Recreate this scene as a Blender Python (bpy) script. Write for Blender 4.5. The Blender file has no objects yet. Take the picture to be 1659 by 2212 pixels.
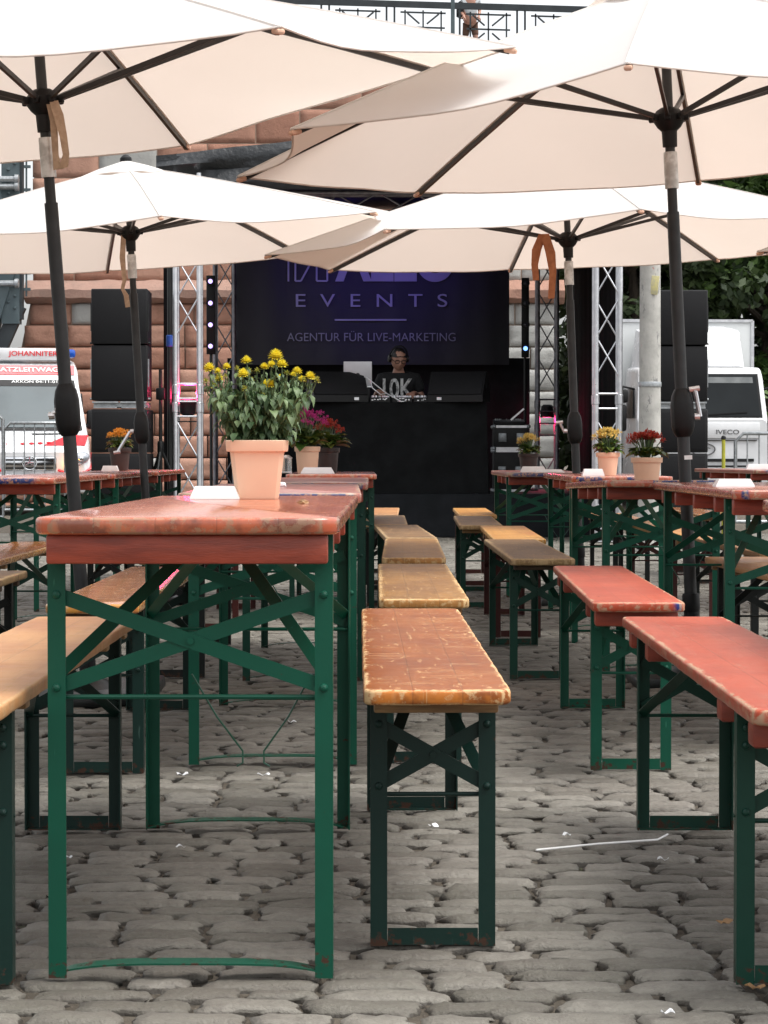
import bpy, bmesh, math, random
import numpy as np
from mathutils import Vector, Matrix, Euler
S = bpy.context.scene
C = S.collection
PI = math.pi
R = math.radians
rnd = random.Random(7)

# ------------------------------------------------------------------ camera
FPX, CX, CY, YH, CAMH = 5300.0, 829.5, 1106.0, 985.0, 0.87
TH = math.atan((CY - YH) / FPX)
cam = bpy.data.cameras.new('camera')
camo = bpy.data.objects.new('camera', cam); C.objects.link(camo)
camo.location = (0, 0, CAMH)
camo.rotation_euler = (PI / 2 - TH, 0, 0)
cam.sensor_fit = 'VERTICAL'; cam.sensor_height = 36.0
cam.lens = FPX / 2212 * 36.0
cam.clip_start = 0.1; cam.clip_end = 4000
S.camera = camo

# ------------------------------------------------------------------ sky, sun, exposure (overcast)
SUN_EL, SUN_AZ = R(66), R(110)
w = bpy.data.worlds.new('World'); S.world = w; w.use_nodes = True
t = w.node_tree; t.nodes.clear()
sky = t.nodes.new('ShaderNodeTexSky'); sky.sky_type = 'NISHITA'; sky.sun_disc = False
sky.sun_elevation = SUN_EL; sky.sun_rotation = SUN_AZ
sky.air_density = 1.0; sky.dust_density = 4.0; sky.ozone_density = 1.0
hs = t.nodes.new('ShaderNodeHueSaturation'); hs.inputs['Saturation'].default_value = 0.16
bg = t.nodes.new('ShaderNodeBackground'); bg.inputs['Strength'].default_value = 0.15
wo = t.nodes.new('ShaderNodeOutputWorld')
t.links.new(sky.outputs[0], hs.inputs['Color']); t.links.new(hs.outputs[0], bg.inputs['Color'])
t.links.new(bg.outputs[0], wo.inputs['Surface'])
sl = bpy.data.lights.new('sun', 'SUN'); sl.energy = 1.2; sl.angle = R(40); sl.color = (1, .97, .92)
so = bpy.data.objects.new('sun', sl); C.objects.link(so)
so.rotation_euler = Vector((-math.sin(SUN_AZ) * math.cos(SUN_EL), -math.cos(SUN_AZ) * math.cos(SUN_EL), -math.sin(SUN_EL))).to_track_quat('-Z', 'Y').to_euler()
S.view_settings.view_transform = 'Standard'; S.view_settings.look = 'None'
S.view_settings.exposure = 1.08; S.view_settings.gamma = 1.0
try:
    S.cycles.max_bounces = 8; S.cycles.transparent_max_bounces = 16
except Exception: pass

def at(px, py, d):
    """world point on the ray of photo point (1659x2212) at distance d"""
    fx, fy = px - CX, CY - py
    v = Vector((fx, FPX * math.cos(TH) + fy * math.sin(TH), -FPX * math.sin(TH) + fy * math.cos(TH)))
    v *= d / v.y
    return Vector((0, 0, CAMH)) + v
def sc(d): return FPX / d

# ------------------------------------------------------------------ node helper
class NT:
    def __init__(s, name):
        s.m = bpy.data.materials.new(name); s.m.use_nodes = True
        s.t = s.m.node_tree; s.t.nodes.clear()
        s.out = s.t.nodes.new('ShaderNodeOutputMaterial')
    def set(s, sock, v):
        if isinstance(v, bpy.types.NodeSocket): s.t.links.new(v, sock)
        elif v is not None:
            if sock.type == 'RGBA' and len(v) == 3: v = (*v, 1)
            sock.default_value = v
    def n(s, typ, ins=None, **props):
        x = s.t.nodes.new('ShaderNode' + typ)
        for k, v in props.items(): setattr(x, k, v)
        for k, v in (ins or {}).items(): s.set(x.inputs[k], v)
        return x
    def math(s, op, a, b=None, c=None, clamp=False):
        x = s.n('Math', operation=op, use_clamp=clamp)
        s.set(x.inputs[0], a)
        if b is not None: s.set(x.inputs[1], b)
        if c is not None: s.set(x.inputs[2], c)
        return x.outputs[0]
    def mix(s, f, a, b, blend='MIX'):
        x = s.n('MixRGB', blend_type=blend)
        s.set(x.inputs[0], f); s.set(x.inputs[1], a); s.set(x.inputs[2], b)
        return x.outputs[0]
    def ramp(s, f, lo, hi):
        x = s.n('MapRange', interpolation_type='SMOOTHSTEP')
        s.set(x.inputs[0], f); x.inputs[1].default_value = lo; x.inputs[2].default_value = hi
        return x.outputs[0]
    def coord(s, scale=(1, 1, 1), rand=True, which='Object'):
        tc = s.n('TexCoord').outputs[which]
        if rand:
            r = s.n('ObjectInfo').outputs['Random']
            r = s.math('MULTIPLY', r, 37.0)
            tc = s.n('VectorMath', {0: tc, 1: r}, operation='ADD').outputs[0] if False else s.addv(tc, r)
        mp = s.n('Mapping', {0: tc}); mp.inputs['Scale'].default_value = scale
        return mp.outputs[0]
    def addv(s, v, r):
        cb = s.n('CombineXYZ', {0: r, 1: r, 2: r})
        x = s.n('VectorMath', operation='ADD'); s.set(x.inputs[0], v); s.set(x.inputs[1], cb.outputs[0])
        return x.outputs[0]
    def noise(s, v, scale, detail=4, rough=.55):
        return s.n('TexNoise', {'Vector': v, 'Scale': scale, 'Detail': detail, 'Roughness': rough}).outputs['Fac']
    def bsdf(s, col, rough=.6, metal=0, normal=None, spec=.5, coat=0, coat_rough=.1, emit=None, estr=0):
        b = s.n('BsdfPrincipled')
        s.set(b.inputs['Base Color'], col); s.set(b.inputs['Roughness'], rough); s.set(b.inputs['Metallic'], metal)
        s.set(b.inputs['Specular IOR Level'], spec)
        s.set(b.inputs['Coat Weight'], coat); s.set(b.inputs['Coat Roughness'], coat_rough)
        if normal is not None: s.set(b.inputs['Normal'], normal)
        if emit is not None:
            s.set(b.inputs['Emission Color'], emit); s.set(b.inputs['Emission Strength'], estr)
        s.t.links.new(b.outputs[0], s.out.inputs['Surface'])
        return s.m
    def bump(s, h, strength=.3, dist=.01):
        return s.n('Bump', {'Height': h, 'Strength': strength, 'Distance': dist}).outputs[0]

def gen(name, c1, c2=None, scale=8, rough=.6, metal=0, bump=.15, stretch=(1, 1, 1), dist=.004, spec=.5, coat=0, lo=.35, hi=.65, detail=5):
    """plain procedural paint / plastic / stone: noise between two colours + fine bump + roughness change"""
    N = NT(name); v = N.coord(stretch)
    c2 = c2 or tuple(x * .72 for x in c1)
    f = N.noise(v, scale, detail)
    col = N.mix(N.ramp(f, lo, hi), c1, c2)
    rg = N.math('ADD', N.math('MULTIPLY', N.noise(v, scale * 2.7, 3), .22), rough - .11)
    return N.bsdf(col, rg, metal, N.bump(N.noise(v, scale * 5, 4), bump, dist) if bump else None, spec, coat)

def emis(name, col, strength):
    N = NT(name); v = N.coord()
    c = N.mix(N.math('MULTIPLY', N.noise(v, 30), .15), col, tuple(x * .6 for x in col))
    return N.bsdf(c, .3, emit=c, estr=strength)

def painted_board(name, paint, paint2, wood, wear=.012, scratch=.5, planks=3, W=.25, L=2.2, rough=.35, blue=None, edge=None, dirt=(.07, .045, .03), dirtamt=.25, coat=.0, blue_lo=.44):
    """lacquered board: paint over wood, worn off along its edges, crosswise scratches, plank joints, blue end paint"""
    N = NT(name)
    tc = N.n('TexCoord').outputs['Object']
    r = N.math('MULTIPLY', N.n('ObjectInfo').outputs['Random'], 37.0)
    v = N.addv(tc, r)
    def mp(x, sc_): 
        q = N.n('Mapping', {0: x}); q.inputs['Scale'].default_value = sc_; return q.outputs[0]
    sx = N.n('SeparateXYZ', {0: tc})
    x, y, z = sx.outputs
    dx = N.math('SUBTRACT', W / 2, N.math('ABSOLUTE', x)); dy = N.math('SUBTRACT', L / 2, N.math('ABSOLUTE', y))
    e = N.math('MINIMUM', dx, dy)
    grain = N.noise(mp(v, (60, 2.2, 60)), 1.0, 5, .6)
    big = N.noise(mp(v, (5, 2.5, 5)), 1.0, 4)
    fine = N.noise(v, 55, 5, .65)
    mid = N.noise(v, 14, 4, .6)
    pcol = N.mix(N.ramp(big, .35, .68), paint, paint2)
    pcol = N.mix(N.math('MULTIPLY', N.ramp(grain, .5, .75), .35), pcol, tuple(k * .55 for k in paint2))
    wcol = N.mix(grain, tuple(k * .65 for k in wood), wood)
    if blue:
        bn = N.noise(mp(v, (4.5, 0.2, 1)), 1.0, 1)
        bm = N.math('MULTIPLY', N.ramp(dy, .010, .006), N.ramp(bn, blue_lo, blue_lo + .03))
        bm = N.math('MULTIPLY', bm, N.ramp(fine, .60, .50))
        pcol = N.mix(bm, pcol, blue)
    if edge:
        em = N.math('MULTIPLY', N.ramp(e, .006, .003), N.ramp(mid, .62, .45))
        pcol = N.mix(em, pcol, edge)
    # wear along the rim, strongest on the arris itself
    k = N.math('SUBTRACT', wear, e)
    k = N.math('ADD', N.math('MULTIPLY', k, 1 / max(wear, .004)), N.math('MULTIPLY', N.math('SUBTRACT', fine, .5), 2.6))
    k = N.math('ADD', k, N.math('MULTIPLY', N.math('SUBTRACT', mid, .5), 1.6))
    wm = N.math('MULTIPLY', N.ramp(k, .35, .75), .85)
    face = N.ramp(e, .0015, .004)
    side = N.ramp(fine, .50, .62)
    wm = N.math('MULTIPLY', wm, N.math('MAXIMUM', face, N.math('MULTIPLY', side, .8)))
    sn = N.noise(mp(v, (9, 70, 1)), 1.0, 4, .7)
    sn2 = N.noise(mp(v, (4, 3, 1)), 1.0, 2)
    sm = N.math('MULTIPLY', N.ramp(sn, .615 - .05 * scratch, .63), N.ramp(sn2, .36, .56))
    sn3 = N.noise(mp(v, (80, 12, 1)), 1.0, 3, .7)
    sm = N.math('MAXIMUM', sm, N.math('MULTIPLY', N.ramp(sn3, .635 - .03 * scratch, .655), .9))
    wm = N.math('MAXIMUM', wm, N.math('MULTIPLY', sm, scratch), clamp=True)
    col = N.mix(wm, pcol, wcol)
    dm = N.math('MULTIPLY', N.ramp(N.noise(v, 22, 6, .7), .55, .72), dirtamt)
    col = N.mix(dm, col, dirt)
    h = N.math('SUBTRACT', N.math('MULTIPLY', grain, .25), N.math('MULTIPLY', wm, .5))
    if planks:
        u = N.math('MULTIPLY', N.math('ADD', x, W / 2), planks / W)
        fr = N.math('ABSOLUTE', N.math('SUBTRACT', N.math('FRACT', u), .5))
        seam = N.math('MULTIPLY', N.ramp(fr, .5 - .0022 * planks / W, .5), N.ramp(dx, .01, .012))
        col = N.mix(N.math('MULTIPLY', seam, .28), col, dirt)
        h = N.math('SUBTRACT', h, N.math('MULTIPLY', seam, .8))
    rg = N.math('ADD', N.math('MULTIPLY', wm, .3), N.math('ADD', rough - .1, N.math('MULTIPLY', mid, .22)))
    return N.bsdf(col, rg, 0, N.bump(h, .22, .002), .5 if W > .3 else .3, coat, rough * .6)

# ------------------------------------------------------------------ mesh helper
class MB:
    def __init__(s): s.bm = bmesh.new()
    def _xf(s, vs, M):
        if M is not None: bmesh.ops.transform(s.bm, matrix=M, verts=vs)
    def box(s, c, size, rot=None, bev=0, seg=2):
        r = bmesh.ops.create_cube(s.bm, size=1.0); vs = r['verts']
        for v in vs: v.co = Vector((v.co.x * size[0], v.co.y * size[1], v.co.z * size[2]))
        if bev:
            es = list({e for v in vs for e in v.link_edges})
            q = bmesh.ops.bevel(s.bm, geom=es, offset=bev, segments=seg, affect='EDGES', profile=.5)
            vs = list(set(q['verts']) | {v for v in vs if v.is_valid})
            fs = q['faces']; vs = list({v for f in fs for v in f.verts} | set(vs))
            # bevel may leave out flat faces' verts; gather connected
            seen = set(vs); st = list(vs)
            while st:
                a = st.pop()
                for e in a.link_edges:
                    b = e.other_vert(a)
                    if b not in seen: seen.add(b); st.append(b)
            vs = list(seen)
        M = Matrix.Translation(Vector(c))
        if rot is not None: M = M @ (rot if isinstance(rot, Matrix) else Euler(rot).to_matrix().to_4x4())
        s._xf(vs, M); return s
    def bar(s, a, b, w_, t_, up=(0, 0, 1), bev=0):
        a, b = Vector(a), Vector(b); d = (b - a); L = d.length; d.normalize()
        up = Vector(up)
        x = d.cross(up)
        if x.length < 1e-4: x = d.cross(Vector((1, 0, 0)))
        x.normalize(); z = x.cross(d)
        M = Matrix((x, d, z)).transposed().to_4x4()
        s.box((a + b) / 2, (w_, L, t_), M, bev); return s
    def tube(s, pts, r, seg=8, cap=True):
        pts = [Vector(p) for p in pts]; n = len(pts)
        rs = r if isinstance(r, (list, tuple)) else [r] * n
        rings = []; prev = None
        for i, p in enumerate(pts):
            d = (pts[min(i + 1, n - 1)] - pts[max(i - 1, 0)])
            if d.length < 1e-9: d = Vector((0, 0, 1))
            d.normalize()
            if prev is None:
                x = d.cross(Vector((0, 0, 1)))
                if x.length < 1e-3: x = d.cross(Vector((0, 1, 0)))
            else: x = prev - d * prev.dot(d)
            x.normalize(); prev = x; y = d.cross(x)
            rings.append([s.bm.verts.new(p + (x * math.cos(2 * PI * k / seg) + y * math.sin(2 * PI * k / seg)) * rs[i]) for k in range(seg)])
        for i in range(n - 1):
            for k in range(seg):
                s.bm.faces.new((rings[i][k], rings[i][(k + 1) % seg], rings[i + 1][(k + 1) % seg], rings[i + 1][k]))
        if cap:
            s.bm.faces.new(rings[0][::-1]); s.bm.faces.new(rings[-1])
        return s
    def lathe(s, prof, c=(0, 0, 0), seg=20, M=None, sq=0, a0=0):
        """profile of (r,z); sq>0 makes it a rounded square of that exponent"""
        c = Vector(c); rings = []; new = []
        for (r, z) in prof:
            ring = []
            for k in range(seg):
                a = 2 * PI * k / seg + a0
                ca, sa = math.cos(a), math.sin(a)
                f = 1.0
                if sq: f = 1 / (abs(ca) ** sq + abs(sa) ** sq) ** (1 / sq)
                v = s.bm.verts.new((r * f * ca, r * f * sa, z)); ring.append(v); new.append(v)
            rings.append(ring)
        for i in range(len(rings) - 1):
            for k in range(seg):
                s.bm.faces.new((rings[i][k], rings[i][(k + 1) % seg], rings[i + 1][(k + 1) % seg], rings[i + 1][k]))
        s.bm.faces.new(rings[0][::-1]); s.bm.faces.new(rings[-1])
        T = Matrix.Translation(c)
        if M is not None: T = T @ M
        s._xf(new, T); return s
    def prism(s, pts, y0, y1, M=None):
        """outline of (x,z) points extruded along y"""
        a = [s.bm.verts.new((p[0], y0, p[1])) for p in pts]; b = [s.bm.verts.new((p[0], y1, p[1])) for p in pts]
        n = len(pts)
        s.bm.faces.new(a); s.bm.faces.new(b[::-1])
        for i in range(n): s.bm.faces.new((a[(i + 1) % n], a[i], b[i], b[(i + 1) % n]))
        s._xf(a + b, M); return s
    def face(s, pts):
        s.bm.faces.new([s.bm.verts.new(p) for p in pts]); return s
    def loft(s, rings, cap=True, close=True):
        rr = [[s.bm.verts.new(p) for p in r] for r in rings]; n = len(rr[0])
        for i in range(len(rr) - 1):
            for k in range(n if close else n - 1):
                s.bm.faces.new((rr[i][k], rr[i][(k + 1) % n], rr[i + 1][(k + 1) % n], rr[i + 1][k]))
        if cap and close: s.bm.faces.new(rr[0][::-1]); s.bm.faces.new(rr[-1])
        return s
    def xf(s, M):
        bmesh.ops.transform(s.bm, matrix=M, verts=s.bm.verts[:]); return s
    def build(s, name, mat, parent=None, smooth=True, ang=35, fix=True):
        if fix: bmesh.ops.recalc_face_normals(s.bm, faces=s.bm.faces[:])
        if smooth:
            for f in s.bm.faces: f.smooth = True
            for e in s.bm.edges:
                if len(e.link_faces) == 2 and e.calc_face_angle(0) > R(ang): e.smooth = False
        me = bpy.data.meshes.new(name); s.bm.to_mesh(me); s.bm.free()
        if mat: me.materials.append(mat)
        o = bpy.data.objects.new(name, me); C.objects.link(o)
        if parent: o.parent = parent
        return o

def np_mesh(name, verts, faces, mat, parent=None, cols=None, smooth=False, colname='tint'):
    me = bpy.data.meshes.new(name)
    verts = np.asarray(verts, np.float32); faces = np.asarray(faces, np.int32)
    k = faces.shape[1]
    me.vertices.add(len(verts)); me.vertices.foreach_set('co', verts.ravel())
    me.loops.add(faces.size); me.loops.foreach_set('vertex_index', faces.ravel())
    me.polygons.add(len(faces)); me.polygons.foreach_set('loop_start', np.arange(0, faces.size, k, dtype=np.int32))
    me.polygons.foreach_set('loop_total', np.full(len(faces), k, np.int32))
    if smooth: me.polygons.foreach_set('use_smooth', np.ones(len(faces), bool))
    me.update(calc_edges=True)
    if cols is not None:
        a = me.attributes.new(colname, 'FLOAT', 'POINT'); a.data.foreach_set('value', np.asarray(cols, np.float32))
    me.materials.append(mat)
    o = bpy.data.objects.new(name, me); C.objects.link(o)
    if parent: o.parent = parent
    return o

def tag(o, label, cat, group=None):
    o['label'] = label; o['category'] = cat
    if group: o['group'] = group
    return o
def thing(name, label, cat, loc=(0, 0, 0), rz=0, group=None):
    o = bpy.data.objects.new(name, None); C.objects.link(o); o.empty_display_size = .1
    o.location = loc; o.rotation_euler = (0, 0, rz)
    return tag(o, label, cat, group)
def struct(o, kind='structure'):
    o['kind'] = kind; return o
def setmat(o, m):
    o.material_slots[0].link = 'OBJECT'; o.material_slots[0].material = m
def copy_tree(o, parent=None):
    c = o.copy(); C.objects.link(c)
    if parent: c.parent = parent
    for ch in list(o.children): copy_tree(ch, c)
    return c

def text_mesh(s, box, d=0, bold=0.0, depth=.004, M=None, shear=0):
    """lettering as MB: s fitted into box (x0,x1,z0,z1), standing in the xz plane facing -y"""
    cu = bpy.data.curves.new('lettering', 'FONT'); cu.body = s; cu.extrude = depth; cu.offset = bold; cu.shear = shear
    o = bpy.data.objects.new('lettering', cu); C.objects.link(o)
    dg = bpy.context.evaluated_depsgraph_get(); me = bpy.data.meshes.new_from_object(o.evaluated_get(dg))
    bpy.data.objects.remove(o); bpy.data.curves.remove(cu)
    b = MB(); b.bm.from_mesh(me); bpy.data.meshes.remove(me)
    xs = [v.co.x for v in b.bm.verts]; ys = [v.co.y for v in b.bm.verts]
    x0, x1, z0, z1 = box
    fx = (x1 - x0) / (max(xs) - min(xs)); fz = (z1 - z0) / (max(ys) - min(ys)); mx, my = min(xs), min(ys)
    for v in b.bm.verts:
        v.co = Vector((x0 + (v.co.x - mx) * fx, d - v.co.z, z0 + (v.co.y - my) * fz))
    if M is not None: b.xf(M)
    return b
# ------------------------------------------------------------------ materials
GREEN = gen('green_paint', (.006, .083, .045), (.004, .055, .032), 9, .38, 0, .12, coat=.2, spec=.5)
DGREEN = gen('dark_green_paint', (.006, .028, .021), (.004, .018, .015), 9, .42, 0, .12)
MGREEN = gen('bottle_green_paint', (.005, .045, .028), (.004, .03, .022), 9, .4, 0, .12)
BLACKM = gen('black_paint', (.009, .011, .010), (.006, .007, .007), 9, .42, 0, .1)
MAROON = gen('maroon_paint', (.05, .011, .009), (.03, .008, .008), 9, .45, 0, .12)
def rusty(m_name, base, rust=(.05, .022, .012), z0=.06):
    """painted angle iron: chips everywhere, rusty towards the foot"""
    N = NT(m_name); tc = N.n('TexCoord').outputs['Object']
    v = N.addv(tc, N.math('MULTIPLY', N.n('ObjectInfo').outputs['Random'], 37.0))
    z = N.n('SeparateXYZ', {0: tc}).outputs[2]
    f = N.noise(v, 38, 6, .7); b = N.noise(v, 7, 3)
    c = N.mix(b, base, tuple(k * .62 for k in base))
    foot = N.math('MULTIPLY', N.ramp(z, z0, 0), .16)
    ch = N.ramp(N.math('ADD', f, foot), .66, .72)
    c = N.mix(ch, c, rust)
    sc_ = N.n('Mapping', {0: v}); sc_.inputs['Scale'].default_value = (90, 90, 6)
    scr = N.math('MULTIPLY', N.ramp(N.noise(sc_.outputs[0], 1, 3, .7), .70, .76), .5)
    c = N.mix(scr, c, tuple(min(1, k * 3 + .08) for k in base))
    rg = N.math('ADD', N.math('MULTIPLY', ch, .3), N.math('ADD', .3, N.math('MULTIPLY', b, .2)))
    return N.bsdf(c, rg, 0, N.bump(N.math('SUBTRACT', f, N.math('MULTIPLY', ch, .5)), .15, .003), .3)
LEG = {'green': rusty('green_leg_paint', (.003, .082, .047)), 'dark': rusty('dark_green_leg_paint', (.005, .027, .021)),
       'mid': rusty('bottle_green_leg_paint', (.005, .047, .030)), 'black': rusty('black_leg_paint', (.008, .011, .010)),
       'maroon': rusty('maroon_leg_paint', (.055, .012, .010))}
T_RED = painted_board('table_lacquer', (.46, .105, .052), (.36, .075, .04), (.44, .30, .20), .012, .25, 5, .5, 2.2, .22, (.012, .028, .13), None, dirtamt=.18, coat=.6, blue_lo=.47)
T_FRONT = painted_board('front_table_lacquer', (.50, .125, .055), (.40, .085, .04), (.36, .21, .12), .010, .25, 5, .5, 2.2, .2, (.015, .03, .14), (.20, .06, .035), dirtamt=.35, coat=.5, blue_lo=.66)
T_DULL = painted_board('faded_table_lacquer', (.36, .10, .07), (.28, .075, .055), (.44, .32, .22), .022, .45, 5, .5, 2.2, .3, (.015, .03, .12), None, dirtamt=.25, coat=.4, blue_lo=.45)
B_ORANGE = painted_board('orange_bench_lacquer', (.28, .082, .017), (.21, .054, .013), (.74, .50, .26), .015, .48, 3, .25, 2.2, .38, None, (.52, .17, .03), dirtamt=.25)
B_BROWN = painted_board('worn_brown_bench_lacquer', (.28, .135, .036), (.20, .092, .028), (.70, .48, .24), .022, .55, 3, .25, 2.2, .45, None, (.40, .18, .05), dirtamt=.4)
B_DARK = painted_board('weathered_bench_lacquer', (.175, .095, .04), (.12, .066, .03), (.50, .35, .19), .028, .8, 3, .25, 2.2, .55, None, (.22, .14, .06), dirtamt=.5)
B_YELLOW = painted_board('yellow_bench_varnish', (.50, .24, .055), (.40, .17, .04), (.62, .43, .2), .012, .5, 3, .25, 2.2, .35, None, (.5, .25, .05), dirtamt=.2)
B_RED = painted_board('red_bench_lacquer', (.44, .072, .032), (.36, .054, .026), (.50, .34, .22), .016, .3, 3, .25, 2.2, .32, (.015, .03, .15), None, dirtamt=.12, blue_lo=.56)
B_TAN = painted_board('tan_bench_varnish', (.48, .24, .095), (.36, .15, .06), (.60, .40, .22), .014, .6, 2, .25, 2.2, .38, None, None, dirtamt=.25)
B_AMBER = painted_board('amber_bench_varnish', (.42, .15, .035), (.32, .10, .026), (.58, .40, .2), .014, .55, 2, .25, 2.2, .22, None, (.55, .25, .05), dirtamt=.2, coat=.6)
BAT_RED = gen('red_batten_paint', (.32, .055, .027), (.22, .038, .02), 12, .45, 0, .2, (1, 1, 6))
BAT_WOOD = gen('batten_wood', (.33, .19, .08), (.22, .12, .05), 10, .55, 0, .25, (1.5, 1, 8))
BAT_DARK = gen('dark_batten_wood', (.10, .06, .035), (.06, .04, .025), 10, .6, 0, .25, (1.5, 1, 8))
SILVER = gen('bare_aluminium', (.75, .76, .78), (.62, .63, .66), 12, .33, .85, .05)
STEEL = gen('galvanised_steel', (.42, .44, .45), (.30, .32, .33), 30, .45, .7, .1)
BLACKP = gen('black_plastic', (.007, .0072, .0078), (.005, .005, .0055), 20, .5, 0, .15, spec=.3)
POLE = gen('anthracite_pole_paint', (.028, .029, .030), (.020, .021, .022), 14, .45, .2, .1)
RIBM = gen('bronze_rib_paint', (.030, .026, .024), (.022, .019, .018), 14, .45, .2, .1)
WHITEP = gen('white_plastic', (.80, .80, .79), (.74, .74, .73), 14, .35, 0, .05)
PEACH = gen('peach_pot_clay', (.78, .55, .385), (.74, .52, .36), 5, .6, 0, .1, coat=.05)
DPOT = gen('brown_plastic_pot', (.045, .032, .03), (.03, .022, .021), 9, .45)
SOIL = gen('potting_soil', (.03, .02, .014), (.015, .01, .008), 60, .95, 0, .8, dist=.01)

# ------------------------------------------------------------------ ground
def mat_cobble():
    N = NT('cobble_stone')
    tint = N.n('Attribute', attribute_name='tint').outputs['Fac']
    tc = N.n('TexCoord').outputs['Object']
    a = N.noise(tc, 26, 6, .65); b = N.noise(tc, 110, 4, .6); c = N.noise(tc, .9, 3)
    col = N.mix(tint, (.096, .089, .070), (.182, .170, .143))
    col = N.mix(N.math('MULTIPLY', N.ramp(a, .42, .7), .45), col, (.075, .063, .054))
    col = N.mix(N.math('MULTIPLY', N.ramp(b, .55, .75), .35), col, (.21, .195, .175))
    col = N.mix(N.math('MULTIPLY', N.ramp(c, .45, .65), .3), col, (.12, .10, .085))
    col = N.mix(N.ramp(N.math('ADD', N.n('Attribute', attribute_name='grime').outputs['Fac'], N.math('MULTIPLY', N.math('SUBTRACT', b, .5), .9)), .35, .65), col, (.044, .037, .028))
    h = N.math('ADD', a, N.math('MULTIPLY', b, .5))
    return N.bsdf(col, N.math('ADD', .52, N.math('MULTIPLY', a, .25)), 0, N.bump(h, .8, .010))
def mat_joint():
    N = NT('joint_grit'); tc = N.n('TexCoord').outputs['Object']
    a = N.noise(tc, 9, 5, .7); b = N.noise(tc, 160, 3, .7)
    col = N.mix(N.ramp(a, .4, .65), (.06, .048, .034), (.10, .084, .062))
    col = N.mix(N.math('MULTIPLY', N.ramp(b, .58, .68), .8), col, (.20, .17, .13))
    col = N.mix(N.math('MULTIPLY', N.ramp(N.noise(tc, 2.2, 4, .7), .60, .68), .55), col, (.03, .045, .014))
    return N.bsdf(col, .95, 0, N.bump(b, .8, .01))
g = MB(); g.box((0, 900, -.55), (1800, 2000, 1.0))
struct(g.build('ground', mat_joint(), smooth=False)).location = (0, 0, .033)
def cobbles():
    rs = np.random.RandomState(3)
    us = np.array([-1, -.985, -.90, -.66, -.2, .25, .68, .90, .985, 1]); vs_ = np.array([-1, -.97, -.84, -.5, .05, .55, .84, .97, 1])
    U, Vv = np.meshgrid(us, vs_); U = U.ravel(); Vv = Vv.ravel(); n = len(U); nu, nv = len(us), len(vs_)
    f0 = np.array([(j * nu + i, j * nu + i + 1, (j + 1) * nu + i + 1, (j + 1) * nu + i) for j in range(nv - 1) for i in range(nu - 1)])
    V = []; F = []; T = []; D = []; k = 0
    M_ = np.maximum(np.abs(U), np.abs(Vv)); dirt0 = np.where(M_ > .96, 1.0, 0.0)
    y = 3.05
    while y < 27.5:
        dep = rs.uniform(.076, .097)
        X0 = 2.4 + (y - 3) * .16 if y < 24 else 6
        x = -X0 - rs.uniform(0, .25)
        while x < X0:
            wd = rs.uniform(.12, .23)
            cx, cy = x + wd / 2, y + dep / 2 + .025 * math.sin(cx_ := x * .9 + y * .35) + .012 * math.sin(x * 3.1 + y)
            gx, gy = rs.uniform(.002, .008), rs.uniform(.003, .007)
            sx = 1 - .03 * np.abs(Vv) ** 3; sy = 1 - .055 * np.abs(U) ** 4
            px = U * sx * (wd / 2 - gx); py = Vv * sy * (dep / 2 - gy)
            px = px * (1 + rs.uniform(-.1, .1) * Vv); py = py * (1 + rs.uniform(-.14, .14) * U)
            ej = np.where(M_ > .8, 1.35, .6); px += rs.normal(0, .0035, n) * ej; py += rs.normal(0, .0026, n) * ej
            m = np.maximum(np.abs(U), np.abs(Vv))
            top = rs.uniform(-.005, .001)
            pz = top - .016 * (np.abs(Vv) ** 11) - .014 * (np.abs(U) ** 13) - .002 * Vv ** 2 + rs.normal(0, .0015, n) + rs.uniform(-.015, .015) * px + rs.uniform(-.02, .02) * py
            pz = np.where(m > .99, -.05, pz)
            a = rs.normal(0, .016); ca, sa = math.cos(a), math.sin(a)
            V.append(np.stack([cx + px * ca - py * sa, cy + px * sa + py * ca, pz], 1)); F.append(f0 + k); k += n
            T.append(np.full(n, np.clip(rs.normal(.5, .38), 0, 1))); D.append(np.clip(dirt0 * rs.uniform(.7, 1.2, n), 0, 1))
            x += wd
        y += dep
    o = np_mesh('cobblestone_paving', np.concatenate(V), np.concatenate(F), mat_cobble(), None, np.concatenate(T), True)
    at_ = o.data.attributes.new('grime', 'FLOAT', 'POINT'); at_.data.foreach_set('value', np.concatenate(D).astype(np.float32))
    struct(o)
cobbles()

# ------------------------------------------------------------------ beer tables and benches
def rounded_board(W, L, z0, z1, rc, b, wob=0):
    """board with rounded corners and worn arrises; wob dents the rim"""
    mb = MB(); rr = random.Random(int(W * 100 + L * 7))
    out = []
    for (sx, sy, a0) in ((1, 1, 0), (-1, 1, PI / 2), (-1, -1, PI), (1, -1, 3 * PI / 2)):
        for k in range(7):
            a = a0 + k / 6 * PI / 2
            out.append((sx * (W / 2 - rc) + rc * math.cos(a), sy * (L / 2 - rc) + rc * math.sin(a), math.cos(a), math.sin(a)))
    pts = []
    for i, p in enumerate(out):
        pts.append(p); q = out[(i + 1) % len(out)]
        dl = math.hypot(q[0] - p[0], q[1] - p[1]); n = int(dl / .05)
        for k in range(1, n):
            f = k / n; pts.append((p[0] + (q[0] - p[0]) * f, p[1] + (q[1] - p[1]) * f, p[2], p[3]))
    jit = [rr.uniform(0, wob) for _ in pts]
    def ring(ins, z): return [(p[0] - p[2] * (ins + j), p[1] - p[3] * (ins + j), z) for p, j in zip(pts, jit)]
    mb.loft([ring(b, z0), ring(b * .3, z0 + b * .4), ring(0, z0 + b), ring(0, z1 - b), ring(b * .12, z1 - b * .6), ring(b * .45, z1 - b * .2), ring(b, z1)])
    return mb
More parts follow.
